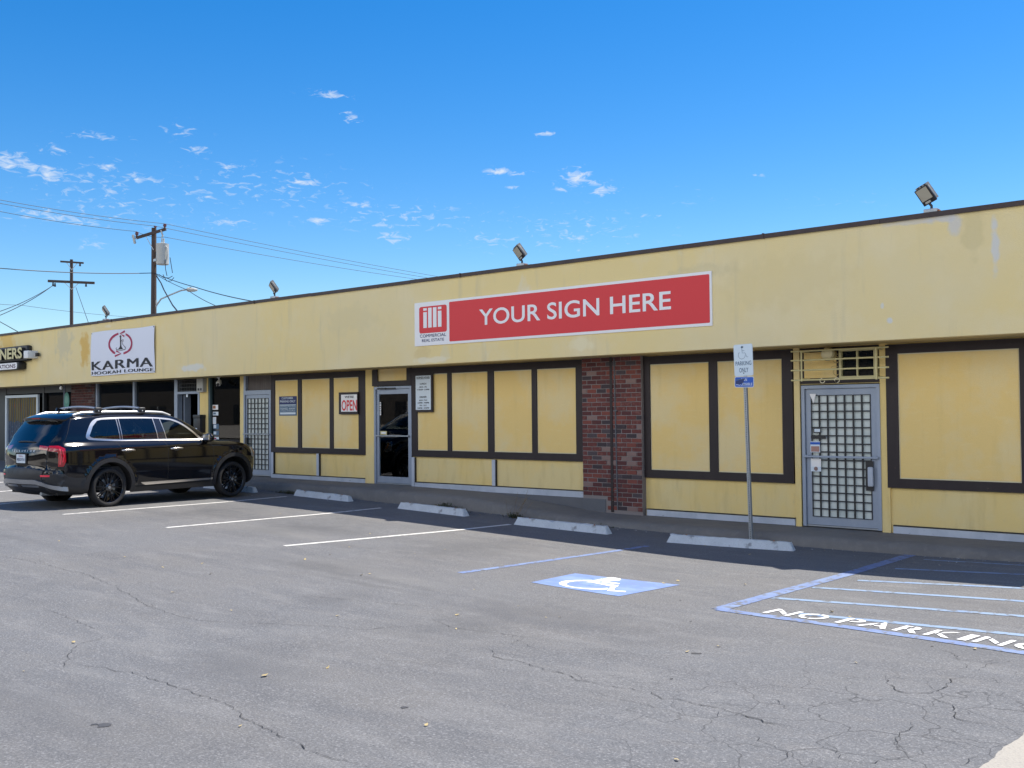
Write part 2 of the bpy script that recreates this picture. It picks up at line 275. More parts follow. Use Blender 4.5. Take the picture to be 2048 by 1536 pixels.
class Canvas:   # flat drawing on a plane: frame origin o, right u, up v, outward n (metres)
    def __init__(s, mb, o, u=(1,0,0), v=(0,0,1), n=(0,-1,0), fn=None):
        s.mb = mb; s.o = Vector(o); s.u = Vector(u); s.v = Vector(v); s.n = Vector(n); s.fn = fn
    def P(s, a, b, l):
        return s.fn(a, b, l) if s.fn else s.o+s.u*a+s.v*b+s.n*l
    def poly(s, pts, m, l=.002): s.mb.add([s.P(a, b, l) for a, b in pts], [tuple(range(len(pts)))], m); return s
    def rect(s, a0, a1, b0, b1, m, l=.002, r=0):
        if r:
            pts = []
            for cx, cy, t0 in ((a1-r, b1-r, 0), (a0+r, b1-r, 90), (a0+r, b0+r, 180), (a1-r, b0+r, 270)):
                pts += [(cx+r*math.cos(R(t0+k*18)), cy+r*math.sin(R(t0+k*18))) for k in range(6)]
            return s.poly(pts, m, l)
        return s.poly([(a0,b0),(a1,b0),(a1,b1),(a0,b1)], m, l)
    def disc(s, a, b, r, m, l=.002, n=18, ry=None): return s.poly([(a+r*math.cos(2*math.pi*k/n), b+(ry or r)*math.sin(2*math.pi*k/n)) for k in range(n)], m, l)
    def stroke(s, pts, w, m, l=.002, closed=False):
        P = [Vector((*p, 0)) for p in pts]; n = len(P); vs = []
        ws = w if isinstance(w, (list, tuple)) else [w]*n
        for i, p in enumerate(P):
            a = P[(i-1) % n] if closed or i else P[i]; b = P[(i+1) % n] if closed or i < n-1 else P[i]
            d = (b-a).normalized(); q = Vector((-d.y, d.x, 0))*ws[i]/2
            vs += [(p+q).to_tuple()[:2], (p-q).to_tuple()[:2]]
        fs = [(2*i, 2*i+1, (2*i+3) % (2*n), (2*i+2) % (2*n)) for i in range(n if closed else n-1)]
        s.mb.add([s.P(a, b, l) for a, b in vs], fs, m); return s
    def arc(s, a, b, r, t0, t1, w, m, l=.002, n=24, ry=None):
        return s.stroke([(a+r*math.cos(R(t0+(t1-t0)*k/n)), b+(ry or r)*math.sin(R(t0+(t1-t0)*k/n))) for k in range(n+1)], w, m, l)
    def text(s, body, a0, a1, b0, b1, m, l=.004, bold=0., shear=0., spacing=1., geo=None):
        vs, fs = geo or textgeo(body, bold, shear, spacing)
        xs = [v[0] for v in vs]; ys = [v[1] for v in vs]
        kx = (a1-a0)/(max(xs)-min(xs)); ky = (b1-b0)/(max(ys)-min(ys))
        s.mb.add([s.P(a0+(x-min(xs))*kx, b0+(y-min(ys))*ky, l) for x, y in vs], fs, m); return s

rk = random.Random(12); PL_ = []
for k_ in range(26):
    X_, Y_ = rk.uniform(-17, -2), rk.uniform(-12, -3.4); dk = rk.random() < .55
    PL_.append((round(X_,2), round(Y_,2), rk.uniform(.25,1.6), rk.uniform(.12,.5), (.085,.086,.091) if dk else (.18,.177,.17), rk.uniform(.2,.5)))
for X_, Y_, a_, b_ in ((-9.2,-6.9,1.3,.10),(-8.6,-7.15,.9,.07),(-9.7,-6.7,.5,.16),(-6.3,-8.0,.4,.5),(-12.9,-4.6,.7,1.2),(-9.7,-4.4,.7,1.1),(-15.8,-4.4,.7,1.2)): PL_.append((X_, Y_, a_, b_, (.075,.076,.08), .45))
patches(MT['asphalt'], PL_, True)
MT['oil'] = mat('oil_stain', (.06,.06,.063), .7)
# ------------------------------------------------------------------ ground
ZX = [-60,-28.4,-17.2,-12.6,-10.4,-8.3,-6.5,-5,-3.2,3]
ZZ = [1.9-v for v in (1.2,1.45,1.68,1.765,1.82,1.87,1.905,1.895,1.86,1.80)]
ZZ = [-0.0+v for v in ZZ]
def g(x, y):
    z = 0
    for k in (-.5, -.25, 0, .25, .5): z += float(np.interp(x+k, ZX, ZZ))
    return z/5+.012*min(max(0., -y-3), 14)
def onG(x, y, dz=0.):
    z = .1; d = ray(x, y)
    for i in range(25):
        P = CAM+d*(z-CAM[2])/d[2]; z = g(P[0], P[1])+dz
    return P
def axis(a, b, step, ext):
    v = list(np.arange(a, b+1e-6, step)); k = step
    lo = [a]; hi = [b]
    while lo[-1] > -ext: k *= 1.35; lo.append(lo[-1]-k)
    k = step
    while hi[-1] < ext: k *= 1.35; hi.append(hi[-1]+k)
    return lo[:0:-1]+v+hi[1:]
XS = axis(-36, 4, .25, 700); YS = axis(-16, .5, .25, 700)
mb = MB(); nx = len(XS)
mb.add([(x, y, g(x, y)) for y in YS for x in XS], [(j*nx+i, j*nx+i+1, (j+1)*nx+i+1, (j+1)*nx+i) for j in range(len(YS)-1) for i in range(nx-1)], 'asphalt')
o = mb.build('parking_lot', smooth=60); tag(o, kind='structure')
def line_strip(mb, a, b, w, m, lift=.003, w2=None, step=.25):
    a = Vector(a[:2]); b = Vector(b[:2]); d = (b-a); n = max(1, int(d.length/step)); q = Vector((-d.y, d.x)).normalized()
    vs = []
    for i in range(n+1):
        p = a+d*i/n; ww = w/2*(1+random.uniform(-.05, .05))
        for s_ in (1, -1): c = p+q*ww*s_; vs.append((c.x, c.y, g(c.x, c.y)+lift))
    mb.add(vs, [(2*i+1, 2*i+3, 2*i+2, 2*i) for i in range(n)], m)
ml = [((569,1092),(1020,1049)), ((332,1055.5),(762,1016)), ((126,1029),(573,993)), ((-80,1016),(330,976)), ((-140,996),(60,978)), ((-120,977),(30,962))]
for i, (a, b_) in enumerate(ml):
    A_ = onG(*a); B_ = onG(*b_); mb = MB(); line_strip(mb, A_, B_, .095, 'paintw')
    tag(mb.build('parking_line'), kind='structure')
# blue markings of the accessible bay
mb = MB(); line_strip(mb, onG(920,1146), onG(1295,1092), .10, 'paintb'); tag(mb.build('blue_bay_line'), kind='structure')
mb = MB(); E0 = Vector(onG(1437,1219)[:2]); E1 = Vector(onG(1838,1105)[:2]); line_strip(mb, E0, E1, .16, 'paintb', .0036)
HB = Vector(onG(2048,1306)[:2]); hd = (HB-E0).normalized(); HB2 = E0+hd*4.2
line_strip(mb, E0, HB2, .13, 'paintb', .0042)
for a, b_, w_ in (((1848,1119.5),(2048,1131),.07), ((1790,1137.5),(2048,1149.5),.085), ((1715,1161),(2048,1177),.10), ((1625,1175),(2048,1203),.10), ((1545,1196),(2048,1233),.10), ((1600,1228),(2048,1271),.10)):
    P_ = Vector(onG(*a)[:2]); Q_ = Vector(onG(*b_)[:2]); Q_ = P_+(Q_-P_).normalized()*4.4
    line_strip(mb, P_, Q_, w_, 'paintlb', .003)
tag(mb.build('hatched_bay_marking'), kind='structure')
# wheelchair symbol on its blue square: frame from its corners
mb = MB(); c0 = Vector(onG(1062,1165)[:2]); c1 = Vector(onG(1150,1147)[:2]); c2 = Vector(onG(1360,1170)[:2]); c3 = Vector(onG(1238,1193)[:2])
def bil(a, b, l):
    p = (c0*(1-a)+c3*a)*(1-b)+(c1*(1-a)+c2*a)*b; return (p.x, p.y, g(p.x, p.y)+.002+l)
cv_ = Canvas(mb, (0,0,0), fn=bil)
for i in range(4):
    for j in range(4): cv_.rect(i/4, (i+1)/4, j/4, (j+1)/4, 'paintb2', .001)
def isa(cv_, k, m, ox=0., oy=0., s=1., l=.005):   # wheelchair figure in a unit box
    T = lambda p: (ox+p[0]*s, oy+p[1]*s)
    cx, cy = T((.40,.34)); n = 22
    cv_.stroke([(cx+.26*s*math.cos(R(130+k_*235/n)), cy+.26*s*math.sin(R(130+k_*235/n))) for k_ in range(n+1)], k*s, m, l)
    hx, hy = T((.42,.88)); cv_.disc(hx, hy, .075*s, m, l)
    cv_.stroke([T((.42,.79)), T((.44,.48)), T((.66,.48)), T((.78,.18)), T((.88,.22))], k*s, m, l+.001)
    cv_.stroke([T((.43,.64)), T((.62,.64))], k*s*.8, m, l+.002)
rot = lambda f: (lambda a, b, l: f(a, b, l))
def gp(x, y, l=.0048):
    P_ = onG(1040+x/6.024, 1130+y/6.024); return (P_[0], P_[1], P_[2]+l)
def gpoly(pts, m, l=.0048): mb.add([gp(*p, l) for p in pts], [tuple(range(len(pts)))], m)
ac = [((865,186),(865,199)),((760,185),(760,198)),((650,186),(655,201)),((560,192),(590,212)),((500,204),(565,226)),((468,220),(560,240)),((480,240),(580,254)),((550,263),(660,271)),((680,284),(760,281)),((850,299),(900,284)),((980,302),(985,285)),((1045,300),(1060,280))]
for a, b_ in zip(ac, ac[1:]): gpoly([a[0], b_[0], b_[1], a[1]], 'paintwh')
gpoly([(1010,166),(1060,156),(1150,157),(1210,168),(1218,180),(1200,191),(1110,193),(1040,192),(1000,182)], 'paintwh')
gpoly([(790,213),(985,170),(1040,186),(905,217)], 'paintwh', .0052); gpoly([(1010,196),(1205,226),(1190,238),(975,214)], 'paintwh', .0056)
gpoly([(850,214),(905,212),(1190,252),(1178,266),(1080,262)], 'paintwh', .006); gpoly([(1105,262),(1180,258),(1135,288),(1072,287)], 'paintwh', .0064)
gpoly([(1065,292),(1142,292),(1132,312),(1278,320),(1270,333),(1050,318)], 'paintwh', .006)
tag(mb.build('wheelchair_symbol_marking'), kind='structure')
# NO PARKING stencil
mb = MB(); n0 = Vector(onG(1524,1226)[:2]); nr = hd; nu = Vector((-hd.y, hd.x))
adv = 0.0; Hh = .27
def letter(ch, wd, slots):
    global adv
    if ch == ' ': adv += wd; return
    vs, fs = textgeo(ch, .014)
    xs = [v[0] for v in vs]; ys = [v[1] for v in vs]; x0, x1, y0, y1 = min(xs), max(xs), min(ys), max(ys)
    bm = bmesh.new(); bv = [bm.verts.new(((x-x0)/(x1-x0)*wd, (y-y0)/(y1-y0)*Hh, 0)) for x, y in vs]
    for f in fs:
        try: bm.faces.new([bv[i] for i in f])
        except ValueError: pass
    for fr in slots:
        for s_ in (-1, 1):
            bmesh.ops.bisect_plane(bm, geom=bm.verts[:]+bm.edges[:]+bm.faces[:], plane_co=(wd*fr+s_*.012, 0, 0), plane_no=(1,0,0))
        bmesh.ops.delete(bm, geom=[f for f in bm.faces if abs(f.calc_center_median().x-wd*fr) < .011], context='FACES')
    a0 = adv
    def xf(c):
        p = n0+nr*(a0+c.x)+nu*c.y; return (p.x, p.y, g(p.x, p.y)+.0055)
    mb.bm(bm, 'paintwh', xf); adv += wd+.045
for ch, wd, sl_, p_ in (('N',.27,(.25,.77),0), ('O',.26,(.5,),.32), ('P',.185,(.38,),.725), ('A',.27,(.42,),.925), ('R',.215,(.36,),1.246), ('K',.22,(.33,),1.512), ('I',.075,(),1.79), ('N',.24,(.25,.77),1.905), ('G',.26,(.5,),2.19)):
    adv = p_; letter(ch, wd, sl_)
tag(mb.build('no_parking_stencil'), kind='structure')
# cracks
CR = [[(0,1111),(48,1121),(166,1148),(236,1175),(279,1205),(355,1232),(408,1242),(537,1248),(676,1254),(722,1260),(838,1253)],
 [(145,1328),(268,1347),(333,1366),(405,1392),(456,1411),(483,1436),(558,1470),(607,1492),(644,1513),(714,1527),(741,1536)],
 [(862,1239),(907,1256),(999,1266),(1053,1275),(1020,1292)],[(977,1296),(988,1315),(1047,1325),(1100,1342),(1160,1362),(1200,1368),(1295,1382)],
 [(85,1220),(130,1235),(205,1262)],[(205,1275),(160,1290),(140,1310),(120,1340)],[(1500,910)][:0],
 [(1295,1382),(1324,1398),(1366,1400),(1403,1413),(1432,1415),(1465,1425),(1490,1431),(1527,1445),(1560,1448),(1593,1454)],[(1405,1400),(1440,1408),(1500,1416),(1530,1421)],
 [(1420,1419),(1436,1436),(1465,1436)],[(1506,1465),(1519,1481),(1560,1502),(1579,1516),(1564,1533)],
 [(1879,1297),(1912,1316),(1929,1322),(1978,1328),(2048,1322)],[(1983,1326),(1962,1345)],[(1769,1351),(1775,1365),(1792,1378),(1813,1386),(1862,1386),(1887,1378),(1908,1357),(1933,1351)],
 [(1862,1390),(1883,1403),(1908,1411),(1904,1419),(1912,1436),(1962,1448),(2011,1460)],[(1833,1465),(1879,1481),(1920,1491),(1958,1506)],[(1958,1508),(1937,1518),(1925,1533)],
 [(1813,1440),(1817,1456),(1792,1477),(1800,1494),(1817,1510)],[(1879,1454),(1941,1473)],[(1651,1473),(1647,1481),(1655,1490),(1670,1494),(1668,1506),(1680,1516),(1713,1527),(1750,1527),(1784,1518),(1821,1514),(1846,1508),(1850,1496)],
 [(1618,1535),(1626,1518)],[(1991,1353),(2003,1371)],[(2028,1340),(2032,1353)],[(1962,1376),(1987,1386),(2048,1400)],[(1974,1398),(2011,1407),(2048,1413)],[(1544,1394),(1573,1419),(1614,1427)],
 [(1200,1390),(1260,1402),(1330,1420),(1400,1440)],[(600,1190),(720,1202),(860,1215)],[(900,1120),(1010,1135),(1070,1140)]]
mb = MB(); rc = random.Random(3)
def crack(mb, pts, wmax):
    P = [Vector(onG(*p)[:2]) for p in pts]; out = []
    for a, b_ in zip(P, P[1:]):
        d = b_-a; n = max(2, int(d.length/.035)); q = Vector((-d.y, d.x)).normalized()
        j = 0.
        for i in range(n):
            j = j*.72+rc.uniform(-1, 1)*.017; out.append(a+d*i/n+q*j)
    out.append(P[-1]); vs = []; T = len(out)
    for i, p in enumerate(out):
        d = (out[min(i+1, T-1)]-out[max(0, i-1)]); d = d.normalized() if d.length > 1e-6 else Vector((1,0)); q = Vector((-d.y, d.x))
        e = min(1, i/4, (T-1-i)/4); w_ = wmax*e*max(.1, rc.gauss(.4, .22))
        for s_ in (1, -1): c = p+q*w_*s_; vs.append((c.x, c.y, g(c.x, c.y)+.0048))
    mb.add(vs, [(2*i+1, 2*i+3, 2*i+2, 2*i) for i in range(T-1)], 'crack')
for i, c in enumerate(CR):
    if len(c) > 1: crack(mb, c, .0042 if i in (0,1) else .0055 if i in (0,1,3,7,13,14,16) else .0035)
for c in CR:
    for k_ in range(2):
        if len(c) > 3:
            i = rc.randrange(len(c)-1); a_, b_ = c[i], c[i+1]; m_ = ((a_[0]+b_[0])/2, (a_[1]+b_[1])/2); dx, dy = rc.uniform(-70, 70), rc.uniform(6, 22)*rc.choice((-1, 1))
            if m_[1]+dy < 1534: crack(mb, [m_, (m_[0]+dx*.5, m_[1]+dy*.4), (m_[0]+dx, m_[1]+dy)], .0028)
tag(mb.build('asphalt_cracks'), kind='structure')
# concrete pad at the near right corner
mb = MB(); vs = []; n = 170
for i in range(n+1):
    y = -14+ i*.05; xe = -1.665+.006*math.sin(i*.7)+rc.uniform(-.006, .006)
    vs += [(xe, y, g(xe, y)+.006), (-.3, y, g(-.3, y)+.01), (xe-.02, y, g(xe, y)-.03)]
mb.add(vs, [(3*i, 3*i+1, 3*i+4, 3*i+3) for i in range(n)]+[(3*i+2, 3*i, 3*i+3, 3*i+5) for i in range(n)], 'pad2')
tag(mb.build('concrete_pavement'), kind='structure')
mb = MB(); xs_ = [x for x in XS if -90 < x < 90]; ys_ = [y for y in YS if -90 < y < -14.6]; n = len(xs_)  # pale paving added out of view to bounce light onto the facade
mb.add([(x, y, g(x, y)+.05) for y in ys_ for x in xs_], [(j*n+i, j*n+i+1, (j+1)*n+i+1, (j+1)*n+i) for j in range(len(ys_)-1) for i in range(n-1)], 'pad')
tag(mb.build('bounce_pavement'), kind='structure')
# walk and kerb in front of the shops
WX = [-45,-16,-13,-12.2,-10.5,-9,-3,4]; WZ = [.50,.445,.41,.33,.18,.175,.165,.165]
def wz(x): return sum(float(np.interp(x+k, WX, WZ)) for k in (-.3,0,.3))/3
mb = MB(); vs = []; XW = list(np.arange(-45, 4, .3))
for x in XW:
    z = wz(x); e = rc.uniform(-.012, .012); k = g(x, -.95)
    vs += [(x, .3, z), (x, -.80+e, z-.015), (x, -.90+e, z-.035), (x, -.955+e, z-.08), (x, -.97+e, k-.05)]
mb.add(vs, [(5*i+j, 5*i+j+1, 5*i+j+6, 5*i+j+5) for i in range(len(XW)-1) for j in range(4)], 'walk')
o = fixn(mb.build('sidewalk', smooth=50)); tag(o, kind='structure')

# ------------------------------------------------------------------ wheel stops
def wheel_stop(p, q, label):
    P_ = Vector(onG(*p)[:2]); Q_ = Vector(onG(*q)[:2]); d = (Q_-P_); Ln = 1.83; c = (P_+Q_)/2; a = math.atan2(d.y, d.x); nrm = Vector((-math.sin(a), math.cos(a))); c = c+nrm*.08
    bm = bmesh.new(); bmesh.ops.create_cube(bm, size=1)
    bmesh.ops.subdivide_edges(bm, edges=[e for e in bm.edges if abs(e.verts[0].co.x-e.verts[1].co.x) > .5], cuts=23)
    r_ = random.Random(int(p[0])); hgt = .115
    for v in bm.verts:
        u = v.co.x; top = v.co.z > 0
        end = abs(u) > .49
        v.co.x = u*(Ln-(.13 if top and end else 0)); v.co.y *= (.085 if top else .16); v.co.z = hgt*(.93 if top and end else 1) if top else -.03
        v.co.x += 0 if end else r_.uniform(-.01,.01)
        if top: v.co.z -= max(0, r_.gauss(0, .006))
        v.co.y += r_.gauss(0, .0025)
    bmesh.ops.bevel(bm, geom=[e for e in bm.edges if e.calc_face_angle(0) > .5], offset=.01, segments=2, affect='EDGES')
    s = MB(); s.bm(bm, 'stop'); r = empty('wheel_stop', (c.x, c.y, g(c.x, c.y)), a)
    r.rotation_euler.y = -math.atan2(g(Q_.x, Q_.y)-g(P_.x, P_.y), d.length)
    o = s.build('wheel_stop', smooth=35); o.location = r.location; o.rotation_euler = r.rotation_euler; bpy.data.objects.remove(r)
    for e in (-.62, .62):
        m_ = MB(); m_.tube([(e,0,.05), (e,0,hgt+.006)], .013, 'rust', 8); m_.build('anchor_pin', o)
    tag(o, label, 'wheel stop', 'concrete wheel stops along the kerb')
wheel_stop((1327,1084.4), (1592,1103), 'white concrete wheel stop in front of the accessible parking sign post')
wheel_stop((1022.4,1048.7), (1218,1069.8), 'white concrete wheel stop below the brick pier, beside a dry stalky weed')
wheel_stop((778.6,1015), (944,1035.5), 'worn concrete wheel stop with a low bushy weed at its right end')
wheel_stop((575,990), (708,1005), 'concrete wheel stop nearest in front of the open sign panels')
wheel_stop((398,975), (513,986.5), 'concrete wheel stop under the nose of the black suv')
wheel_stop((225,960), (330,968), 'concrete wheel stop seen dimly beyond the black suv')

# ------------------------------------------------------------------ building
B = empty('strip_mall_building', (-15, 0, .4))
tag(B, 'long single storey yellow stucco strip mall with dark brown trim and coping', 'building')
def bld(mb, name, smooth=None, label=None, parent=None):
    o = mb.build(name, smooth=smooth); par = parent or B
    o.parent = par
    w = Matrix.Translation(B.location) 
    o.matrix_parent_inverse = (Matrix.Translation(B.location) if par is B else Matrix.Identity(4)).inverted()
    if label: o['label'] = label
    return o
X0, X1 = -45., -2.3
mb = MB(); mb.box(X0, X1, -.75, -.55, 2.82, 4.395, 'fascia'); mb.box(X0, X0+.2, -.55, 13, 2.82, 4.395, 'fascia'); mb.box(X1-.2, X1, -.55, 13, 2.82, 4.395, 'fascia'); bld(mb, 'fascia')
mb = MB(); rq = random.Random(4); x_ = X0-.03
while x_ < X1:
    e_ = min(x_+3.05, X1+.03); j_ = rq.uniform(-.005,.005); mb.box(x_, e_-.004, -.785+j_, -.50, 4.392+j_*.8, 4.455+j_, 'cap'); x_ = e_
for x in (-13.2, -19.6, -7.1, -26.0): mb.box(x-.012, x+.012, -.795, -.50, 4.385, 4.462, 'cap')
bld(mb, 'coping')
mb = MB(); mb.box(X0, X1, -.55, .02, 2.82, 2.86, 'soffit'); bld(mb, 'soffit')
mb = MB(); mb.box(X0+.2, X1-.2, -.5, 13, 4.2, 4.3, 'roofing'); bld(mb, 'roof')
mb = MB()
def wallbox(x0, x1, z0, z1, m='wall', y=0., d=.15): mb.box(x0, x1, y, y+d, z0, z1, m)
wallbox(-20.0, -16.42, 0, 2.82); wallbox(-15.31, -10.9, 0, 2.82); wallbox(-9.7, -6.93, 0, 2.82); wallbox(-5.72, X1, 0, 2.82)
wallbox(-16.42, -15.31, 2.47, 2.82); wallbox(-6.93, -5.72, 2.27, 2.82)
wallbox(X0, -34.3, 0, 2.82, 'dark'); mb.box(X1-.15, X1, .15, 13, 0, 2.82, 'wall'); mb.box(X0, X1, 13, 13.15, 0, 4.39, 'wall')
wallbox(-10.9, -9.7, 0, 2.82)
bld(mb, 'wall')
# pilasters: narrow stucco posts
for x0, x1 in ((-16.72,-16.44), (-7.02,-6.93), (-5.72,-5.60), (-21.24,-21.08), (-22.97,-22.60)):
    mb = MB(); mb.box(x0, x1, -.035, .1, 0.05, 2.82, 'wall'); bld(mb, 'pilaster')
# dark board frames with yellow plaster panels
def frame(x0, x1, z0, z1, panels, label, t=.045, tt=None):
    f_ = MB(); xs = sorted([x0]+[a for p in panels for a in p[:2]]+[x1])
    pz0, pz1 = panels[0][2:4]
    f_.box(x0, x1, -t, 0, pz1, z1, 'trim'); f_.box(x0, x1, -t, 0, z0, pz0, 'trim')
    cur = x0
    for p in panels+[(x1, x1, 0, 0)]:
        if p[0]-cur > .001: f_.box(cur, p[0], -t+.002, -.001, pz0, pz1, 'trim')
        cur = p[1]
    fo = bld(f_, 'board_frame', label=label)
    for p in panels:
        q = MB(); q.box(p[0], p[1], -.022, -.002, p[2], p[3], 'bead'); q.box(p[0]+.014, p[1]-.014, -.026, -.0215, p[2]+.014, p[3]-.014, 'panel'); bld(q, 'plaster_panel')
frame(-20.0, -16.70, 1.03, 2.81, [(-19.86,-19.0,1.15,2.68), (-18.87,-17.88,1.15,2.68), (-17.76,-16.92,1.15,2.68)], 'dark frame around three narrow panels')
frame(-15.30, -10.93, 1.03, 2.81, [(-15.13,-14.28,1.16,2.675), (-14.17,-13.215,1.16,2.675), (-13.06,-12.13,1.16,2.675), (-12.01,-11.12,1.16,2.675)], 'dark frame around four panels')
frame(-9.70, -7.04, .80, 2.805, [(-9.575,-8.465,.93,2.67), (-8.315,-7.21,.93,2.67)], 'dark frame around two wide panels')
frame(-5.63, -3.4, .795, 2.80, [(-5.465,-3.88,.925,2.67)], 'dark frame around one broad panel')
mb = MB(); mb.box(-16.48, -16.31, -.047, -.036, 2.47, 2.815, 'trim'); mb.box(-16.31, -15.30, -.047, 0, 2.47, 2.57, 'trim'); mb.box(-15.43, -15.30, -.048, 0, 2.57, 2.815, 'trim'); mb.box(-16.31, -15.43, -.01, -.001, 2.57, 2.81, 'panel')
bld(mb, 'door_head_trim')
mb = MB(); mb.box(-6.93, -5.72, -.012, 0, 2.28, 2.81, 'trim'); mb.box(-6.86, -6.36, -.02, -.013, 2.36, 2.74, 'panel'); bld(mb, 'door_head_trim')
# low sills, joints
def sillrun(x0, x1, zt, h, joints):
    q = MB(); q.box(x0, x1, -.05, .0, zt-h, zt, 'sill'); q.box(x0, x1, -.055, -.0, zt-.012, zt+.004, 'dark')
    for j in joints: q.box(j-.04, j+.04, -.052, 0, zt-h, zt+.49, 'sill'); q.box(j+.042, j+.05, -.045, 0, zt-h, zt+.49, 'dark')
    bld(q, 'metal_sill')
sillrun(-19.93, -16.72, .54, .10, (-18.29,-19.95)); sillrun(-15.20, -10.95, .525, .12, (-13.07,-15.25)); sillrun(-9.66, -7.03, .285, .11, ()); sillrun(-5.56, -2.4, .275, .11, ())
mb = MB(); mb.box(-13.4, -10.42, -.07, .0, .05, .405, 'stem'); bld(mb, 'foundation_strip')
# brick pier: single bricks with hue variation
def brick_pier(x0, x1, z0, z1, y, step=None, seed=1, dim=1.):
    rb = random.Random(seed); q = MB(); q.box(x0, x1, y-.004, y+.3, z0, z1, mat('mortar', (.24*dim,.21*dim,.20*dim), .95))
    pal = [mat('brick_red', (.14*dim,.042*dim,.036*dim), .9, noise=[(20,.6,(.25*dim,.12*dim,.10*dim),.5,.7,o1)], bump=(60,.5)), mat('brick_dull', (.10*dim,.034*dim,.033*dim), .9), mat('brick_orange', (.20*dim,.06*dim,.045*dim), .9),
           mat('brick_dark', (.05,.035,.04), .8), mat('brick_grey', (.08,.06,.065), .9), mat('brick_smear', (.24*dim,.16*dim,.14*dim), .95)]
    h = .0762; nrow = int((z1-z0)/h)+1
    for r_ in range(nrow):
        z = z1-(r_+1)*h
        x = x0-(.10 if r_ % 2 else 0)
        while x < x1-.02:
            a = max(x, x0)+.005; b_ = min(x+.20, x1)-.005; x += .205
            if b_-a < .03: continue
            zb = z; base = step(a) if step else z0
            if z < base: continue
            k = rb.choices(range(6), (38,32,14,6,4,6))[0]
            oy = rb.uniform(-.006, .006)
            q.bbox(a, b_, y-.012+oy, y+.03, z+.006, z+h-.006, pal[k], .004)
    return q
mb = brick_pier(-10.93, -9.70, .17, 2.82, -.10, lambda a: .40 if a < -10.45 else .16)
mb.box(-10.94, -10.45, -.115, -.02, .12, .405, 'stem'); bp_ = bld(mb, 'brick_pier', label='red brick pier with dark headers')
mb = MB(); mb.tube([(-10.20,-.115,.25), (-10.215,-.115,1.2), (-10.24,-.115,2.8)], .011, 'stem', 8); mb.box(-10.335, -10.285, -.119, -.10, .2, 2.82, 'trim')  # dark strip paints the shadowed groove between the brick halves
for z_ in (.55, 1.9): mb.box(-10.25, -10.18, -.135, -.12, z_, z_+.02, 'stem')
bld(mb, 'conduit_groove_shade')
bld(brick_pier(-29.7, -28.3, .4, 2.82, -.05, None, 5, .5), 'brick_pier', label='brick pier in shade-darkened colours by the lounge windows')  # dimmed copy of the bricks: shade put into their colours
# dark interiors behind the glass
mb = MB()
for x0, x1, z0 in ((-16.42,-15.31,.45), (-34.3,-28.25,.45), (-28.25,-20.0,.45)):
    e = 3.2 if x0 < -20 else 2.2
    mb.add([(x0,.16,z0),(x1,.16,z0),(x1,e,z0),(x0,e,z0),(x0,.16,2.85),(x1,.16,2.85),(x1,e,2.85),(x0,e,2.85)], [(0,1,2,3),(7,6,5,4),(3,2,6,7),(0,3,7,4),(1,5,6,2)], 'room')
mb.box(-15.9, -15.3, .9, 1.5, .46, 1.27, mat('counter_grey', (.5,.6,.7), .4)); bld(mb, 'interior')
mb = MB(); xs = np.arange(-28.1, -24.2, .03); vs = []
for i, x in enumerate(xs): vs += [(x, .45+.035*math.sin(i*.9)+.01*math.sin(i*2.3), .5), (x, .45+.035*math.sin(i*.9), 2.5)]
mb.add(vs, [(2*i, 2*i+2, 2*i+3, 2*i+1) for i in range(len(xs)-1)], mat('plum_curtain', (.035,.015,.025), .9)); bld(mb, 'curtain', 60)
# ---- doors
def door(x0, x1, z0, z1, name='door', label=None, jamb=.05, stile=.085, rail=.11, brail=.17, handed=1, fm='alu', y=-.02):
    f_ = MB(); f_.box(x0, x0+jamb, y-.03, .12, z0, z1, fm); f_.box(x1-jamb, x1, y-.03, .12, z0, z1, fm); f_.box(x0+jamb, x1-jamb, y-.03, .12, z1-jamb, z1, fm); f_.box(x0+jamb, x1-jamb, y-.01, .12, z0, z0+.02, 'steel')
    a, b_ = x0+jamb+.006, x1-jamb-.006; lo, hi = z0+.025, z1-jamb-.006
    f_.box(a-.006, b_+.006, .05, .11, lo, hi+.006, 'black') if False else None
    f_.box(a, a+stile, y, y+.045, lo, hi, fm); f_.box(b_-stile, b_, y, y+.045, lo, hi, fm); f_.box(a+stile, b_-stile, y, y+.045, hi-rail, hi, fm); f_.box(a+stile, b_-stile, y, y+.045, lo, lo+brail, fm)
    d = bld(f_, name, label=label)
    return d, (a+stile, b_-stile, lo+brail, hi-rail, y)
def sub(mb, name, d, smooth=None, label=None):
    o = mb.build(name, smooth=smooth); o.parent = d; o.matrix_parent_inverse = Matrix.Identity(4)
    if label: o['label'] = label
    return o
def grille(d, R_, nx, nz, gap=.0):
    a, b_, lo, hi, y = R_; q = MB(); t = .011
    for i in range(nx+1): x = a+(b_-a)*i/nx; q.box(max(a, x-t), min(b_, x+t), y-.012, y+.004, lo, hi, 'dark')
    for i in range(nz+1):
        z = lo+(hi-lo)*i/nz; q.box(a, b_, y-.018, y-.0125, max(lo, z-t*.8), min(hi, z+t*.8), 'dark')
    sub(q, 'security_grille', d)
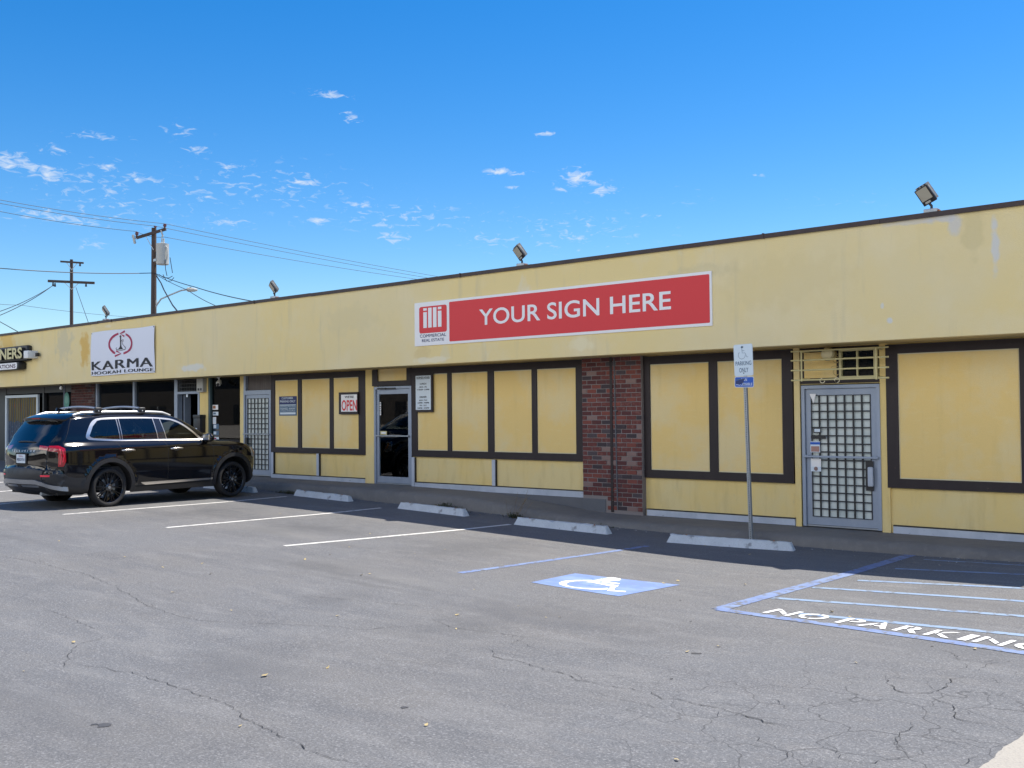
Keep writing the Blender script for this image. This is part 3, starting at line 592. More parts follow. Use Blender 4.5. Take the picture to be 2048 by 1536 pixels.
# right hand door with grid
d3, R3 = door(-6.90, -5.72, .185, 2.255, label='grey metal door with square security grid over pale blinds', brail=.12, rail=.09)
grille(d3, R3, 7, 15)
q = MB(); q.box(R3[0], R3[1], R3[4]+.02, R3[4]+.026, R3[2], R3[3], 'frost'); sub(q, 'door_glass', d3)
q = MB(); q.bbox(-6.86, -5.74, -.10, -.075, 1.195, 1.225, 'alu', .006); q.box(-6.84, -6.80, -.08, -.02, 1.19, 1.23, 'alu'); q.box(-5.80, -5.76, -.08, -.02, 1.19, 1.23, 'alu'); sub(q, 'push_bar', d3)
q = MB(); q.box(-5.94, -5.83, -.05, -.036, .74, 1.16, 'dark'); sub(q, 'lock_plate', d3); q = MB(); q.bbox(-5.90, -5.82, -.10, -.05, .80, 1.08, 'sill', .02); sub(q, 'handle', d3, 40)
sp_ = mat('sticker_pink',(.40,.22,.18),.5); sb_ = mat('sticker_brown',(.25,.16,.14),.5)
for k_ in range(5):
    q = MB(); c = Canvas(q, (0,-.042,0))
    if k_ == 0: c.poly([(-6.77,2.13),(-6.67,2.13),(-6.71,1.99)], 'signwhite')
    if k_ == 1: c.rect(-6.72,-6.60,1.555,1.63,'dark'); c.rect(-6.705,-6.615,1.57,1.615,'signgrey',.003)
    if k_ == 2: c.rect(-6.76,-6.53,1.47,1.51,'dark')
    if k_ == 3: c.rect(-6.77,-6.62,1.27,1.43,'signgrey'); c.rect(-6.76,-6.63,1.28,1.36,sp_,.004); c.rect(-6.77,-6.62,1.385,1.42,'blue',.004)
    if k_ == 4: c.rect(-6.77,-6.61,.99,1.18,'signgrey',.0015); c.rect(-6.76,-6.61,1.06,1.18,'signwhite'); c.disc(-6.69,1.03,.03,sb_,.004)
    sub(q, 'sticker', d3)
# middle glass door
d2, R2 = door(-16.42, -15.29, .445, 2.455, label='grey framed glass door with dark interior', stile=.07, rail=.10, brail=.13)
q = MB(); q.box(R2[0], R2[1], R2[4]+.02, R2[4]+.026, R2[2], R2[3], 'clear'); sub(q, 'door_glass', d2)
q = MB(); q.bbox(-16.33, -15.35, -.09, -.065, 1.425, 1.45, 'steel', .006); q.box(-16.32, -16.29, -.07, -.02, 1.42, 1.455, 'steel'); q.box(-15.40, -15.37, -.07, -.02, 1.42, 1.455, 'steel'); sub(q, 'push_bar', d2)
q = MB(); q.box(-16.2, -15.75, -.07, -.05, 2.395, 2.425, 'dark'); q.box(-16.28, -16.02, -.085, -.05, 2.40, 2.43, 'dark'); sub(q, 'door_closer', d2)
q = MB(); c = Canvas(q, (0,-.025,0))
for k in range(3): c.rect(-16.265,-16.225,2.14-k*.095-.085,2.14-k*.095-.005,'signwhite'); c.disc(-16.245,2.10-k*.095,.012,'ink',.004)
sub(q, 'sticker', d2); q = MB(); c = Canvas(q, (0,-.025,0)); c.rect(-16.25,-16.05,1.46,1.535,'cream'); c.rect(-16.22,-16.08,1.48,1.515,'signwhite',.003); sub(q, 'sticker', d2)
# gridded left door with transom
d1, R1 = door(-21.08, -20.0, .47, 2.42, label='grey door with small white grid behind the suv', stile=.07, rail=.08, brail=.12)
grille(d1, R1, 6, 14)
q = MB(); q.box(R1[0], R1[1], R1[4]+.02, R1[4]+.026, R1[2], R1[3], 'frost')
for i in range(6):
    for j in range(14):
        a = R1[0]+(R1[1]-R1[0])*(i+.5)/6; z = R1[2]+(R1[3]-R1[2])*(j+.5)/14; q.box(a-.028, a+.028, R1[4]+.014, R1[4]+.0195, z-.045, z+.045, mat('pane_tint',(.66,.72,.70),.3) if (i, j) == (0, 0) else bpy.data.materials['pane_tint'])
sub(q, 'door_glass', d1)
q = MB(); q.bbox(-21.05, -20.02, -.10, -.075, 1.43, 1.455, 'steel', .006); sub(q, 'push_bar', d1)
q = MB(); q.bbox(-20.98, -20.88, -.10, -.045, .80, 1.36, 'dark', .02); sub(q, 'handle', d1)
q = MB(); q.box(-21.08, -20.0, -.05, .05, 2.42, 2.47, 'alu'); q.box(-21.08, -21.0, -.045, .05, 2.47, 2.82, 'alu'); q.box(-21.0, -20.0, .03, .04, 2.47, 2.82, mat('reed_screen', (.16,.14,.13), .9, noise=[(40,.7,(.06,.05,.05),.45,.6,(3,1,.05))])); bld(q, 'transom')
# open lounge doorway
q = MB(); q.box(-24.08, -24.0, -.04, .1, .45, 2.80, 'alu'); q.box(-23.06, -22.98, -.04, .1, .45, 2.80, 'alu'); q.box(-24.0, -23.06, -.04, .1, 2.44, 2.50, 'alu'); dl = bld(q, 'door', label='open lounge doorway with dark red inside')
q = MB(); q.box(-23.97, -23.92, .12, .30, .47, 2.42, 'alu'); sub(q, 'door_leaf', dl)
q = MB()
for x in np.arange(-23.97, -23.07, .075): q.box(x-.008, x+.008, -.03, -.02, 2.50, 2.80, 'dark')
for z in np.arange(2.52, 2.8, .09): q.box(-24.0, -23.06, -.036, -.031, z-.006, z+.006, 'dark')
sub(q, 'security_grille', dl)
q = MB(); c = Canvas(q, (0,-.045,0)); c.rect(-23.55,-23.47,2.36,2.43,'signgrey',.02); sub(q, 'sticker', dl); q = MB(); q.box(-23.9, -23.3, 1.6, 1.65, .6, 2.3, mat('dark_red', (.06,.006,.01), .8)); sub(q, 'inner_curtain', dl)
# lounge windows
q = MB()
for x in (-28.25, -26.2, -24.12): q.box(x-.045, x+.045, -.03, .08, .9, 2.82, 'alu')
q.box(-28.2, -24.1, -.03, .08, .85, .95, 'alu'); q.box(-28.2, -24.1, -.02, .12, .4, .85, 'wall'); ww = bld(q, 'shop_window', label='dark two pane lounge window')
q = MB(); q.box(-28.2, -26.245, .03, .04, .95, 2.82, 'glass'); q.box(-26.155, -24.165, .03, .04, .95, 2.82, 'glass'); sub(q, 'glass', ww)
q = MB(); q.box(-22.60, -22.52, -.03, .08, .5, 2.82, mat('teal_frame', (.06,.10,.11), .5)); q.box(-22.52, -21.24, -.03, .08, .5, .62, 'alu'); ww = bld(q, 'shop_window', label='tall dark window with stickers down its left edge')
q = MB(); q.box(-22.52, -21.24, .03, .04, .62, 2.82, 'glass'); sub(q, 'glass', ww)
for a, z0_, z1_, m_, m2_ in ((-22.50,2.03,2.15,'rust','signwhite'), (-22.49,1.89,1.98,'slate','signgrey'), (-22.49,1.68,1.85,'signgrey','signwhite'), (-22.47,1.55,1.68,'signgrey','slate'), (-22.47,1.40,1.51,'signgrey','slate'), (-22.47,1.25,1.36,'crimson','signgrey')):
    q = MB(); c = Canvas(q, (0,.028,0)); w_ = .24; c.rect(a, a+w_*(.6 if m_ == 'signgrey' and m2_ == 'signwhite' else 1), z0_, z1_, m2_, .002); c.rect(a+.02, a+w_*.55, z0_+.025, z1_-.02, m_, .004); sub(q, 'sticker', ww)
# cleaners' shop front
q = MB()
q.box(-34.3, -34.15, -.03, .1, .45, 2.82, 'dark'); q.box(-31.6, -31.5, -.03, .1, .45, 2.82, 'dark'); q.box(-30.25, -30.15, -.03, .1, .45, 2.82, mat('blue_jamb', (.05,.06,.10), .5)); q.box(-34.15, -29.7, -.02, .1, 2.62, 2.82, 'dark'); ww = bld(q, 'shop_front', label='dark shop front of the cleaners')
q = MB(); q.box(-31.5, -30.25, .05, .06, .5, 2.62, 'glass'); q.box(-30.15, -29.7, .05, .06, .5, 2.62, 'glass'); q.box(-34.15, -31.6, .06, .07, .5, 2.62, 'glass'); sub(q, 'glass', ww)
q = MB(); q.box(-34.15, -34.05, -.06, 0, .52, 2.58, 'signgrey'); q.box(-31.95, -31.86, -.06, 0, .52, 2.58, 'signgrey'); q.box(-34.05, -31.95, -.06, 0, 2.5, 2.58, 'signgrey'); q.box(-34.05, -31.95, -.06, 0, .52, .62, 'signgrey'); dw = bld(q, 'security_door', label='white framed window with yellow curtain over a blue poster')
q = MB(); vs = []; xs = np.arange(-34.0, -31.98, .04)
for i, x in enumerate(xs): vs += [(x, -.015+.012*math.sin(i*1.1), 1.75+.03*math.sin(i*.5)), (x, -.015+.012*math.sin(i*1.1), 2.5)]
q.add(vs, [(2*i, 2*i+2, 2*i+3, 2*i+1) for i in range(len(xs)-1)], 'curtain'); sub(q, 'curtain', dw)
q = MB()
for x in np.arange(-33.9, -31.98, .16): q.box(x-.005, x+.005, -.05, -.036, .62, 2.5, 'slate')
sub(q, 'security_bars', dw)
q = MB(); q.box(-34.05, -31.95, .0, .005, .62, 1.77, 'poster'); c = Canvas(q, (0,0,0))
rp = random.Random(2)
for k in range(14): c.arc(-33.9+rp.random()*1.8, .8+rp.random()*.85, .05+.04*rp.random(), 0, 360, .025, 'slate', .004, 12)
c.text('13', -32.95, -32.75, 1.42, 1.6, 'signgrey', .006, .03); sub(q, 'poster', dw)
# pipe cage and cut out window above the right door
q = MB()
for z in (2.755, 2.62, 2.475, 2.33): q.tube([(-6.95,-.26,z), (-5.50,-.26,z)], .0125, 'cream', 8)
for x in (-6.78, -5.67): q.tube([(x,-.275,2.31), (x,-.275,2.76)], .014, 'cream', 8); q.tube([(x,-.27,2.74), (x,0,2.74)], .01, 'cream', 6); q.tube([(x,-.27,2.35), (x,0,2.35)], .01, 'cream', 6)
bld(q, 'security_bars', 50)
q = MB(); q.box(-6.30, -5.74, -.07, -.014, 2.345, 2.375, 'cream'); q.box(-6.30, -5.74, -.07, -.014, 2.735, 2.765, 'cream'); q.box(-6.30, -6.265, -.07, -.014, 2.375, 2.735, 'cream'); q.box(-5.79, -5.74, -.07, -.014, 2.375, 2.735, 'cream'); q.box(-6.045, -6.025, -.06, -.014, 2.375, 2.735, 'cream')
vw = bld(q, 'vent_window'); q = MB(); q.box(-6.265, -5.79, -.018, -.0135, 2.375, 2.735, 'clear'); q.box(-6.2, -5.9, -.0175, -.0165, 2.4, 2.7, 'black'); sub(q, 'glass', vw)
for x, z, s_ in ((-6.36,2.62,1),(-6.36,2.44,1)): q = MB(); c = Canvas(q, (0,-.03,0)); c.arc(x, z, .045, 40, 320, .012, 'soffit', .0); c.arc(x-.02, z-.0, .09, 60, 130, .010, 'soffit', .001); bld(q, 'scroll_ornament')
for x, s_ in ((-6.46,1),(-6.24,-1)): q = MB(); c = Canvas(q, (0,-.03,0)); c.arc(x, 2.315, .035, 90 if s_ > 0 else -170, 360+(0 if s_ > 0 else -90), .010, 'bead', .25); bld(q, 'scroll_ornament')
# rear of the roof: nothing visible
# ------------------------------------------------------------------ fittings on the building
def unit(name, label, cat, build, loc, group=None):
    q = MB(); build(q); o = q.build(name, smooth=40); o.location = loc; return tag(o, label, cat, group)
def _cam(q):
    q.bbox(-.05,.05,-.09,.07,-.05,.05,'white',.015); q.tube([(0,-.09,0),(0,-.12,0)],.035,'dark',12); q.tube([(0,.04,.05),(0,.04,.13)],.02,'white',8); q.tube([(0,.04,.13),(0,.04,.15)],.05,'white',12)
o = unit('security_camera', 'small white security camera hanging under the soffit by the sticker window', 'camera', _cam, (-21.95,-.15,2.68)); o.rotation_euler = (R(25),0,R(40))
def _box(q):
    q.bbox(-.14,.14,-.10,.02,-.17,.17,'ltgrey',.012); c = Canvas(q,(0,-.10,0)); c.rect(-.09,.0,-.13,-.07,'dark',.003); c.rect(.03,.10,-.13,-.07,'dark',.003)
unit('electrical_box', 'pale grey electrical box high beside the lounge doorway', 'electrical box', _box, (-22.80,-.05,2.64))
def _mail(q): q.bbox(-.15,.15,-.16,.0,-.22,.22,'dark',.012); q.bbox(-.16,.16,-.17,.0,.14,.23,'dark',.012); c = Canvas(q,(0,-.16,0)); c.rect(-.11,.02,-.19,-.1,'signgrey',.003)
unit('mailbox', 'black wall mailbox on the yellow post beside the lounge doorway', 'mailbox', _mail, (-22.86,-.036,1.68))
def _lamp(q):
    q.tube([(0,0,0),(0,-.05,0)],.06,'cream',14); q.tube([(0,-.05,0),(0,-.09,0),(0,-.15,0),(0,-.19,0),(0,-.21,0)],[.05,.085,.10,.085,.03],mat('lamp_globe',(.60,.52,.30),.35),18)
unit('wall_lamp', 'round yellowed wall lamp behind the pipe cage over the right door', 'lamp', _lamp, (-6.42,-.02,2.70))
def _bulb(q): q.tube([(0,0,.06),(0,0,0)],.035,'dark',10); q.tube([(0,0,0),(0,0,-.04),(0,0,-.08),(0,0,-.10)],[.03,.045,.035,.01],'white',12)
unit('soffit_bulb', 'bare white bulb under the eave near the shaded brick pier', 'lamp', _bulb, (-29.3,-.55,2.76))
def _oval(q):
    c = Canvas(q,(0,0,0)); q.tube([(0,0,0),(0,-.03,0)],.001,'dark',4); c.disc(0,0,.17,mat('green_oval',(.05,.22,.17),.5),.02,28,.25); c.disc(0,.03,.10,mat('green_pale',(.14,.32,.26),.5),.023,20,.12)
unit('oval_sign', 'dim green oval sign in the dark shop front by the brick pier', 'sign', _oval, (-30.0,-.03,2.36))
# floodlights on the parapet
MT['floodgrey'] = mat('weathered_grey', (.22,.22,.21), .6, noise=[(20,.5,(.14,.14,.14),.45,.65,o1)])
def floodlight(loc, label, big=1., yaw=0., first=[None]):
    r = empty('floodlight', loc)
    q = MB(); q.bbox(-.11,.11,-.07,.07,0,.075,'steel',.008); q.box(.06,.13,-.05,.05,.0,.05,'rust'); q.build('junction_box', r, 40)
    q = MB(); q.tube([(0,0,.07),(0,0,.13),(-.03,-.01,.17)],.022,'dark',8); q.build('bracket', r, 40)
    n_ = Vector((-.28,-.85,-.52)).normalized(); up0 = Vector((-.30,-.1,.9)); rt = up0.cross(-n_).normalized()*-1; up = rt.cross(n_).normalized()
    if up.z < 0: up = -up
    rt = up.cross(-n_)*-1; rt = n_.cross(up)
    if rt.x < 0: rt = -rt
    ctr = Vector((-.10,-.01,.315))
    xf = lambda p: ctr+rt*p[0]*big-n_*p[1]*big+up*p[2]*big      # local y = backwards
    q = MB(); a = .14
    q.bbox(-a,a,0,.03,-a-.02,a,'dark',.006,xf); q.bbox(-a+.02,a-.02,.03,.085,-a+.01,a-.02,'floodgrey',.012,xf)
    for i in range(7): xx = -a+.03+i*(2*a-.06)/6; q.box(xx-.006,xx+.006,.03,.115,-a+.0,a+.025,'dark' if i % 2 else 'floodgrey',xf)
    q.build('housing', r, 40)
    q = MB(); e = .115; z0_, z1_ = -.085, .125
    vs = [(-e,-.001,z0_),(e,-.001,z0_),(e,-.001,z1_),(-e,-.001,z1_),(-.01,.024,.045),(.01,.024,.045)]
    q.add([xf(Vector((v[0], v[1]-.004 if i < 4 else -.003, v[2]))) for i, v in enumerate(vs)], [(0,1,5,4),(1,2,5),(2,3,4,5),(3,0,4)], 'lens')
    q.add([xf(Vector(v)) for v in ((-.08,-.006,-a),(.04,-.006,-a),(.04,-.006,-.105),(-.08,-.006,-.105))], [(0,1,2,3)], 'ltgrey'); q.build('lens', r)
    r.scale = (.8,.8,.8); return tag(r, label, 'floodlight', 'floodlights along the parapet')
floodlight((-4.74,-.66,4.45), 'floodlight above the right door, showing its faceted reflector', 1.0)
floodlight((-11.80,-.66,4.45), 'floodlight on the parapet above the red and white sign')
floodlight((-19.0,-.66,4.45), 'floodlight on the parapet between the red sign and the utility pole')
floodlight((-26.5,-.66,4.45), 'floodlight on the parapet above the lounge banner')
# ------------------------------------------------------------------ signs
YF = -.75
def signboard(name, x0, x1, z0, z1, y, t, m, label, cat, group=None, bev=.0):
    q = MB()
    q.box(0, x1-x0, -t, 0, 0, z1-z0, m); c = Canvas(q, (0,-t,0))
    def fin():
        o = q.build(name); o.location = (x0, y, z0); return tag(o, label, cat, group)
    return q, c, fin
q, c, fin = signboard('shop_sign', -14.42, -7.965, 3.175, 4.0, YF, .02, 'signwhite', 'long red and white sign reading YOUR SIGN HERE on the fascia', 'sign')
w_, h_ = 6.455, .825
c.rect(.93, w_-.035, .045, h_-.045, 'red', .003, .02); c.rect(.13, .865, .235, h_-.085, 'red', .003, .045)
c.text('YOUR SIGN HERE', 1.69, 5.74, .295, .585, 'signwhite', .006, .012, 0, 1.02)
for i, (a, hh) in enumerate(((.245,.30),(.375,.375),(.505,.375),(.635,.30))):
    c.rect(a, a+.095, .335, .335+hh, 'signwhite', .006)
    if hh < .35: c.rect(a, a+.095, .335+hh+.028, .71, 'signwhite', .006)
c.text('COMMERCIAL', .15, .845, .155, .215, 'navy', .006, .0); c.text('REAL ESTATE', .205, .79, .07, .125, 'navy', .006, .0)
fin()
# lounge banner: slightly rippled vinyl
q = MB(); bw, bh = 3.27, 1.175; nxx, nzz = 40, 12
def bf(a, b, l): return Vector((a, -.03-l-.018*math.sin(a*2.1+b*1.2)*math.sin(math.pi*min(1,max(0,b/bh)))-.008*math.sin(a*5+b*4), b+ (.012*math.sin(a*1.9) if b > bh*.5 else -.008*math.sin(a*2.3))))
q.add([bf(bw*i/nxx, bh*j/nzz, 0) for j in range(nzz+1) for i in range(nxx+1)], [(j*(nxx+1)+i, j*(nxx+1)+i+1, (j+1)*(nxx+1)+i+1, (j+1)*(nxx+1)+i) for j in range(nzz) for i in range(nxx)], 'banner')
c = Canvas(q, (0,0,0), fn=bf)

for k_, d_ in enumerate((0,-.022,.022)): c.text('KARMA', .08+d_, 3.16+d_, .155, .385, 'ink', .006+k_*.0006, .0, 0, 1.08); c.text('HOOKAH LOUNGE', .07+d_*.5, 3.20+d_*.5, .035, .115, 'ink', .006+k_*.0006, .0, 0, 1.08)
cx, cy, rx, ry = 1.57, .80, .57, .27
for t0, t1, sg in ((-78, 62, 1), (102, 242, 1)):
    n = 22; pts = [(cx+rx*math.cos(R(t0+(t1-t0)*k/n)), cy+ry*math.sin(R(t0+(t1-t0)*k/n))) for k in range(n+1)]
    c.stroke(pts, [.05+.03*math.sin(math.pi*k/n) for k in range(n+1)], 'crimson', .006)
for (x_, y_, s_) in ((cx-.03, cy+ry-.01, 1), (cx+.0, cy-ry+.01, -1)):
    c.stroke([(x_+s_*.27, y_+s_*.055), (x_, y_), (x_+s_*.22, y_-s_*.075)], .05, 'crimson', .009)
c.stroke([(cx-.02,.66),(cx-.02,1.0)], .05, 'ink', .006); c.rect(cx-.08,cx+.04,.975,.99,'ink',.006); c.rect(cx-.05,cx+.01,.99,1.02,'ink',.007)
c.poly([(cx-.14,.655),(cx+.10,.655),(cx+.03,.71),(cx+.0,.76),(cx-.04,.76),(cx-.07,.71)], 'ink', .007); c.arc(cx, .675, .24, 150, 400, .016, 'ink', .006, 24, .045)
c.stroke([(cx-.02,.84),(cx+.05,.89),(cx+.13,.90),(cx+.13,.87),(cx+.05,.835),(cx+.08,.78),(cx+.16,.73),(cx+.22,.70)], .016, 'ink', .006)
for a, b in ((.03,.03),(bw-.03,.03),(.03,bh-.03),(bw-.03,bh-.03)): c.disc(a, b, .016, 'dark', .008, 8)
o = q.build('lounge_banner', smooth=60); o.location = (-27.08, YF, 2.985); tag(o, 'white vinyl banner with crimson arrows and KARMA HOOKAH LOUNGE lettering', 'banner')
# cleaners sign: channel letters on a black backing, and a lozenge box below
def channel(body, a0, a1, b0, b1, depth, q, face, side, l):
    vs, fs = textgeo(body, .03); xs = [v[0] for v in vs]; ys = [v[1] for v in vs]; kx = (a1-a0)/(max(xs)-min(xs)); ky = (b1-b0)/(max(ys)-min(ys))
    P = [(a0+(x-min(xs))*kx, b0+(y-min(ys))*ky) for x, y in vs]
    q.add([(x, -l-depth, z) for x, z in P], fs, face)
    ec = {}
    for f in fs:
        for i in range(len(f)): e = (f[i], f[(i+1) % len(f)]); ec[e] = 1
    for (a, b) in [e for e in ec if (e[1], e[0]) not in ec]:
        q.add([(P[a][0],-l-depth,P[a][1]), (P[b][0],-l-depth,P[b][1]), (P[b][0],-l,P[b][1]), (P[a][0],-l,P[a][1])], [(0,1,2,3)], side)
q = MB(); q.bbox(-2.9, 2.02, -.17, 0, -.04, .42, 'dark', .05); channel('CLEANERS', -1.12, 1.93, .03, .36, .10, q, 'cream', 'dark', .17)
o = q.build('cleaners_sign', smooth=30); o.location = (-32.70, YF, 3.585); tag(o, 'black backed channel letter sign reading CLEANERS at the far left of the fascia', 'sign')
q = MB(); n_ = MB(); q.bbox(-3.2, 1.66, -.26, 0, -.11, .13, 'dark', .06); c = Canvas(q, (0,-.262,0)); c.rect(-3.15, 1.60, -.085, .105, 'signwhite', .002, .07); c.text('ALTERATIONS', -.62, 1.5, -.05, .065, mat('plum_ink', (.07,.01,.05), .5), .005, .02)
o = q.build('alterations_sign', smooth=30); o.location = (-32.70, YF, 3.40); tag(o, 'white lozenge box sign reading ALTERATIONS under the cleaners sign', 'sign')
def _fc(q):
    q.bbox(-.17,.12,-.30,0,-.10,.12,'white',.01); q.tube([(.12,-.05,0),(.26,-.10,0)],.015,'dark',6); q.bbox(.22,.31,-.14,-.04,-.05,.05,'dark',.01)
unit('fascia_junction_box', 'white metal box and small black sensor beside the cleaners sign', 'junction box', _fc, (-30.42, YF, 3.70))
# hours board, open sign, parking notice
q, c, fin = signboard('hours_sign', -15.16, -14.65, 1.92, 2.68, -.05, .03, 'trim', 'tall white opening hours sign listing lunch and dinner, in a dark frame', 'sign')
c.rect(.035, .465, .045, .725, 'signgrey', .002)
Y_ = .665
for body, hh, wd in (('BUSINESS HOURS',.042,.37),('',.03,0),('LUNCH',.036,.18),('MON - FRI',.028,.20),('11:30AM - 2:30PM',.028,.34),('',.075,0),('DINNER',.036,.20),('MON - THU',.028,.22),('5:00PM - 9:00PM',.028,.32),('FRI - SAT',.028,.20),('5:00PM - 10:00PM',.028,.33)):
    if body: c.text(body, .25-wd/2, .25+wd/2, Y_, Y_+hh, 'ink', .004, .02)
    Y_ -= hh+.024
c.rect(.06,.44,.655,.66,'ink',.0035); fin()
q, c, fin = signboard('open_sign', -17.52, -16.90, 1.89, 2.36, -.05, .03, 'trim', 'framed white sign reading WE\'RE OPEN in black and red', 'sign')
c.rect(.08, .60, .055, .42, 'signwhite', .002); c.text("WE'RE", .20, .50, .345, .395, 'ink', .004, .02); c.text('OPEN', .10, .60, .075, .305, 'red', .004, .02); fin()
q, c, fin = signboard('customer_parking_sign', -19.70, -19.05, 1.87, 2.31, -.028, .006, 'slate', 'faded blue and grey customer parking only notice on the left panel', 'sign')
c.rect(.0, .65, .26, .44, 'navy', .002); c.text('CUSTOMER', .10, .52, .375, .42, 'signgrey', .004, .01); c.text('PARKING ONLY', .04, .61, .30, .35, 'signgrey', .004, .01)
c.rect(.03,.62,.235,.25,'signgrey',.003); c.text('UNAUTHORIZED VEHICLES WILL BE', .04, .61, .20, .222, 'signgrey', .004); c.text('TOWED AWAY', .04, .61, .135, .18, 'signgrey', .004, .01)
c.text('AT VEHICLE OWNERS EXPENSE', .06, .59, .095, .12, 'signgrey', .004); c.rect(.04,.61,.03,.075,'signgrey',.003); fin()
# accessible parking sign on a perforated post
bx, by = -7.18, -1.12; bz = g(bx, by)
r = empty('parking_sign_post', (bx, by, bz)); tag(r, 'leaning perforated steel post with wheelchair parking only and van accessible signs', 'sign post')
top = Vector((.21, -.02, 2.98-bz-.0)) if False else None
def lean(p): return Vector((p[0]-.035*0+ (p[2])*(-.019), p[1]-p[2]*.01, p[2]))
q = MB(); a = .022
for x0_, x1_, y0_, y1_ in ((-a,a,a-.003,a),(-a,-a+.003,-a,a),(a-.003,a,-a,a)): q.box(x0_, x1_, y0_, y1_, -.1, 2.80, 'steel', lean)
n = 108; hw = .0065       # front web punched with square holes
for i in range(n+1):
    z = .02+i*.0254; q.box(-a, a, -a, -a+.003, z-.0254+hw+.0, z-hw if i else .01, 'steel', lean)
for s_ in (-1, 1): q.box(min(s_*a, s_*hw), max(s_*a, s_*hw), -a+.0002, -a+.0028, 0, 2.70, 'steel', lean)
q.box(-hw*1.6, hw*1.6, -a+.006, a-.004, 0, 2.7, 'black', lean)
q.build('post', r)
def plate(name, z0, z1, wd, rot_, bg_, draw):
    q = MB(); c = Canvas(q, lean((.0,-a-.012,(z0+z1)/2)), u=(math.cos(rot_),0,math.sin(rot_)), v=(-math.sin(rot_),0,math.cos(rot_)))
    hh = (z1-z0)/2
    c.rect(-wd/2, wd/2, -hh, hh, 'steel', -.003, .025); c.rect(-wd/2, wd/2, -hh, hh, 'signgrey', .0, .025); draw(c, wd, hh); 
    for sz in (hh-.04, -hh+.04): c.disc(0, sz, .009, 'dark', .008, 8)
    return q.build(name, r)
def _d1(c, w, h):
    c.rect(-w/2+.008, w/2-.008, -h+.008, h-.008, mat('sign_face', (.66,.76,.82), .35), .002, .02)
    isa(c, .022, 'slate', -.105, .0, .21, .004); c.text('PARKING', -.125, .125, -.075, -.015, 'slate', .004, .01); c.text('ONLY', -.07, .075, -.175, -.11, 'slate', .004, .01)
def _d2(c, w, h):
    c.rect(-w/2+.009, w/2-.009, -h+.009, h-.009, 'blue', .002, .018); c.text('VAN', -.045, .045, .012, .055, 'signgrey', .004, .012); c.text('ACCESSIBLE', -.13, .13, -.05, -.012, 'signgrey', .004, .012)
    c.poly([(-.135,.01),(-.05,.035),(.0,.05),(-.01,-.01),(-.06,-.035),(-.13,-.03)], mat('scuff', (.03,.05,.16), .6), .006); c.stroke([(-.12,.03),(-.04,.042)], .012, 'slate', .008)
H0 = 2.78-bz+.0
PT = CAM[2]+(824.5-.0092*(1490-1024)-690)/2078*14.0 if False else None
plate('sign_plate', 2.378, 2.832, .30, R(1.5), 'signgrey', _d1); plate('sign_plate', 2.215, 2.370, .305, R(-1.), 'blue', _d2)

# ------------------------------------------------------------------ weeds, leaves
def weed(x, y, n, h, spread, label, stalks=0, seed=1, kind=None):
    rw = random.Random(seed); q = MB(); z = g(x, y)-.01
    for i in range(n):
        a = rw.uniform(0, 6.28); rr = abs(rw.gauss(0, .5)); px = rr*spread*math.cos(a); py = rr*.10*math.sin(a)
        hh = h*(1-.6*min(1, rr))*rw.uniform(.3, 1); dx, dy = rw.gauss(0, .05), rw.gauss(0, .03)
        b0 = Vector((px, py, 0)); t_ = Vector((px+dx, py+dy, hh)); s = rw.uniform(.008, .02)
        for k in range(3):
            m_ = b0.lerp(t_, .3+.35*k); d_ = Vector((rw.gauss(0,1), rw.gauss(0,1), rw.gauss(0,.6))).normalized()*rw.uniform(.015,.04); e_ = d_.cross(Vector((rw.gauss(0,1),rw.gauss(0,1),rw.gauss(0,1)))).normalized()*s*.6
            q.add([m_, m_+d_*.5+e_, m_+d_, m_+d_*.5-e_], [(0,1,2,3)], 'weed')
    o = q.build('weed'); o.location = (x, y, z); tag(o, label, 'weed', 'weeds growing along the kerb', kind)
    if stalks:
        q = MB()
        for i in range(stalks):
            a = rw.uniform(-.5, .9); L_ = rw.uniform(.2, .55); p = Vector((rw.gauss(0,.06), 0, 0)); pts = [p]
            for k in range(5): p = p+Vector((math.sin(a)*L_/5+rw.gauss(0,.008), rw.gauss(0,.006), math.cos(a)*L_/5)); pts.append(p)
            q.tube(pts, [.003]*5+[.0015], 'straw', 5)
        q.build('stalk', o)
weed(-13.25, -1.16, 520, .15, .55, 'low bushy green weed at the kerb behind the worn wheel stop', seed=2)
weed(-11.6, -1.16, 160, .10, .22, 'sparse weed with tall dry stalks at the foot of the kerb by the brick pier', 9, seed=3)
weed(-17.9, -1.12, 200, .09, .9, 'thin line of weeds in the kerb joint nearest the suv', seed=4, kind='stuff')
weed(-9.8, -1.14, 60, .05, .25, 'tiny weed tuft at the kerb just left of the sign post', seed=6, kind='stuff')
lf = [(531,1353),(118,1083),(168,1038),(326,1136),(405,1128),(660,1110),(421,1149),(723,1151),(676,1233),(915,1231),(912,1259),(656,1337),(481,1454),(852,1452),(420,1135),(147,1286),(47,1344),(345,1186),(462,1222),(740,1149),(1356,1163),
      (1328,1168),(950,1180),(1037,1213),(1092,1236),(1712,1327),(1354,1522),(1437,1294),(1664,1225),(1700,1235),(890,1100),(740,1068),(830,1108),(610,1120),(1120,1236),(1490,1170),(1950,1299),(560,1028),(250,1115),(700,1095),(1375,1305),(1500,1110),(1410,1092),(1630,1092),(960,1030),(1775,1095)]
proto = None; rl = random.Random(5)
q = MB(); q.add([(-.022,0,.004),(-.008,.013,.010),(.010,.011,.006),(.026,0,.012),(.010,-.012,.009),(-.008,-.012,.004)], [(0,1,5),(1,2,4,5),(2,3,4)], 'leaf'); proto = q.build('dry_leaf')
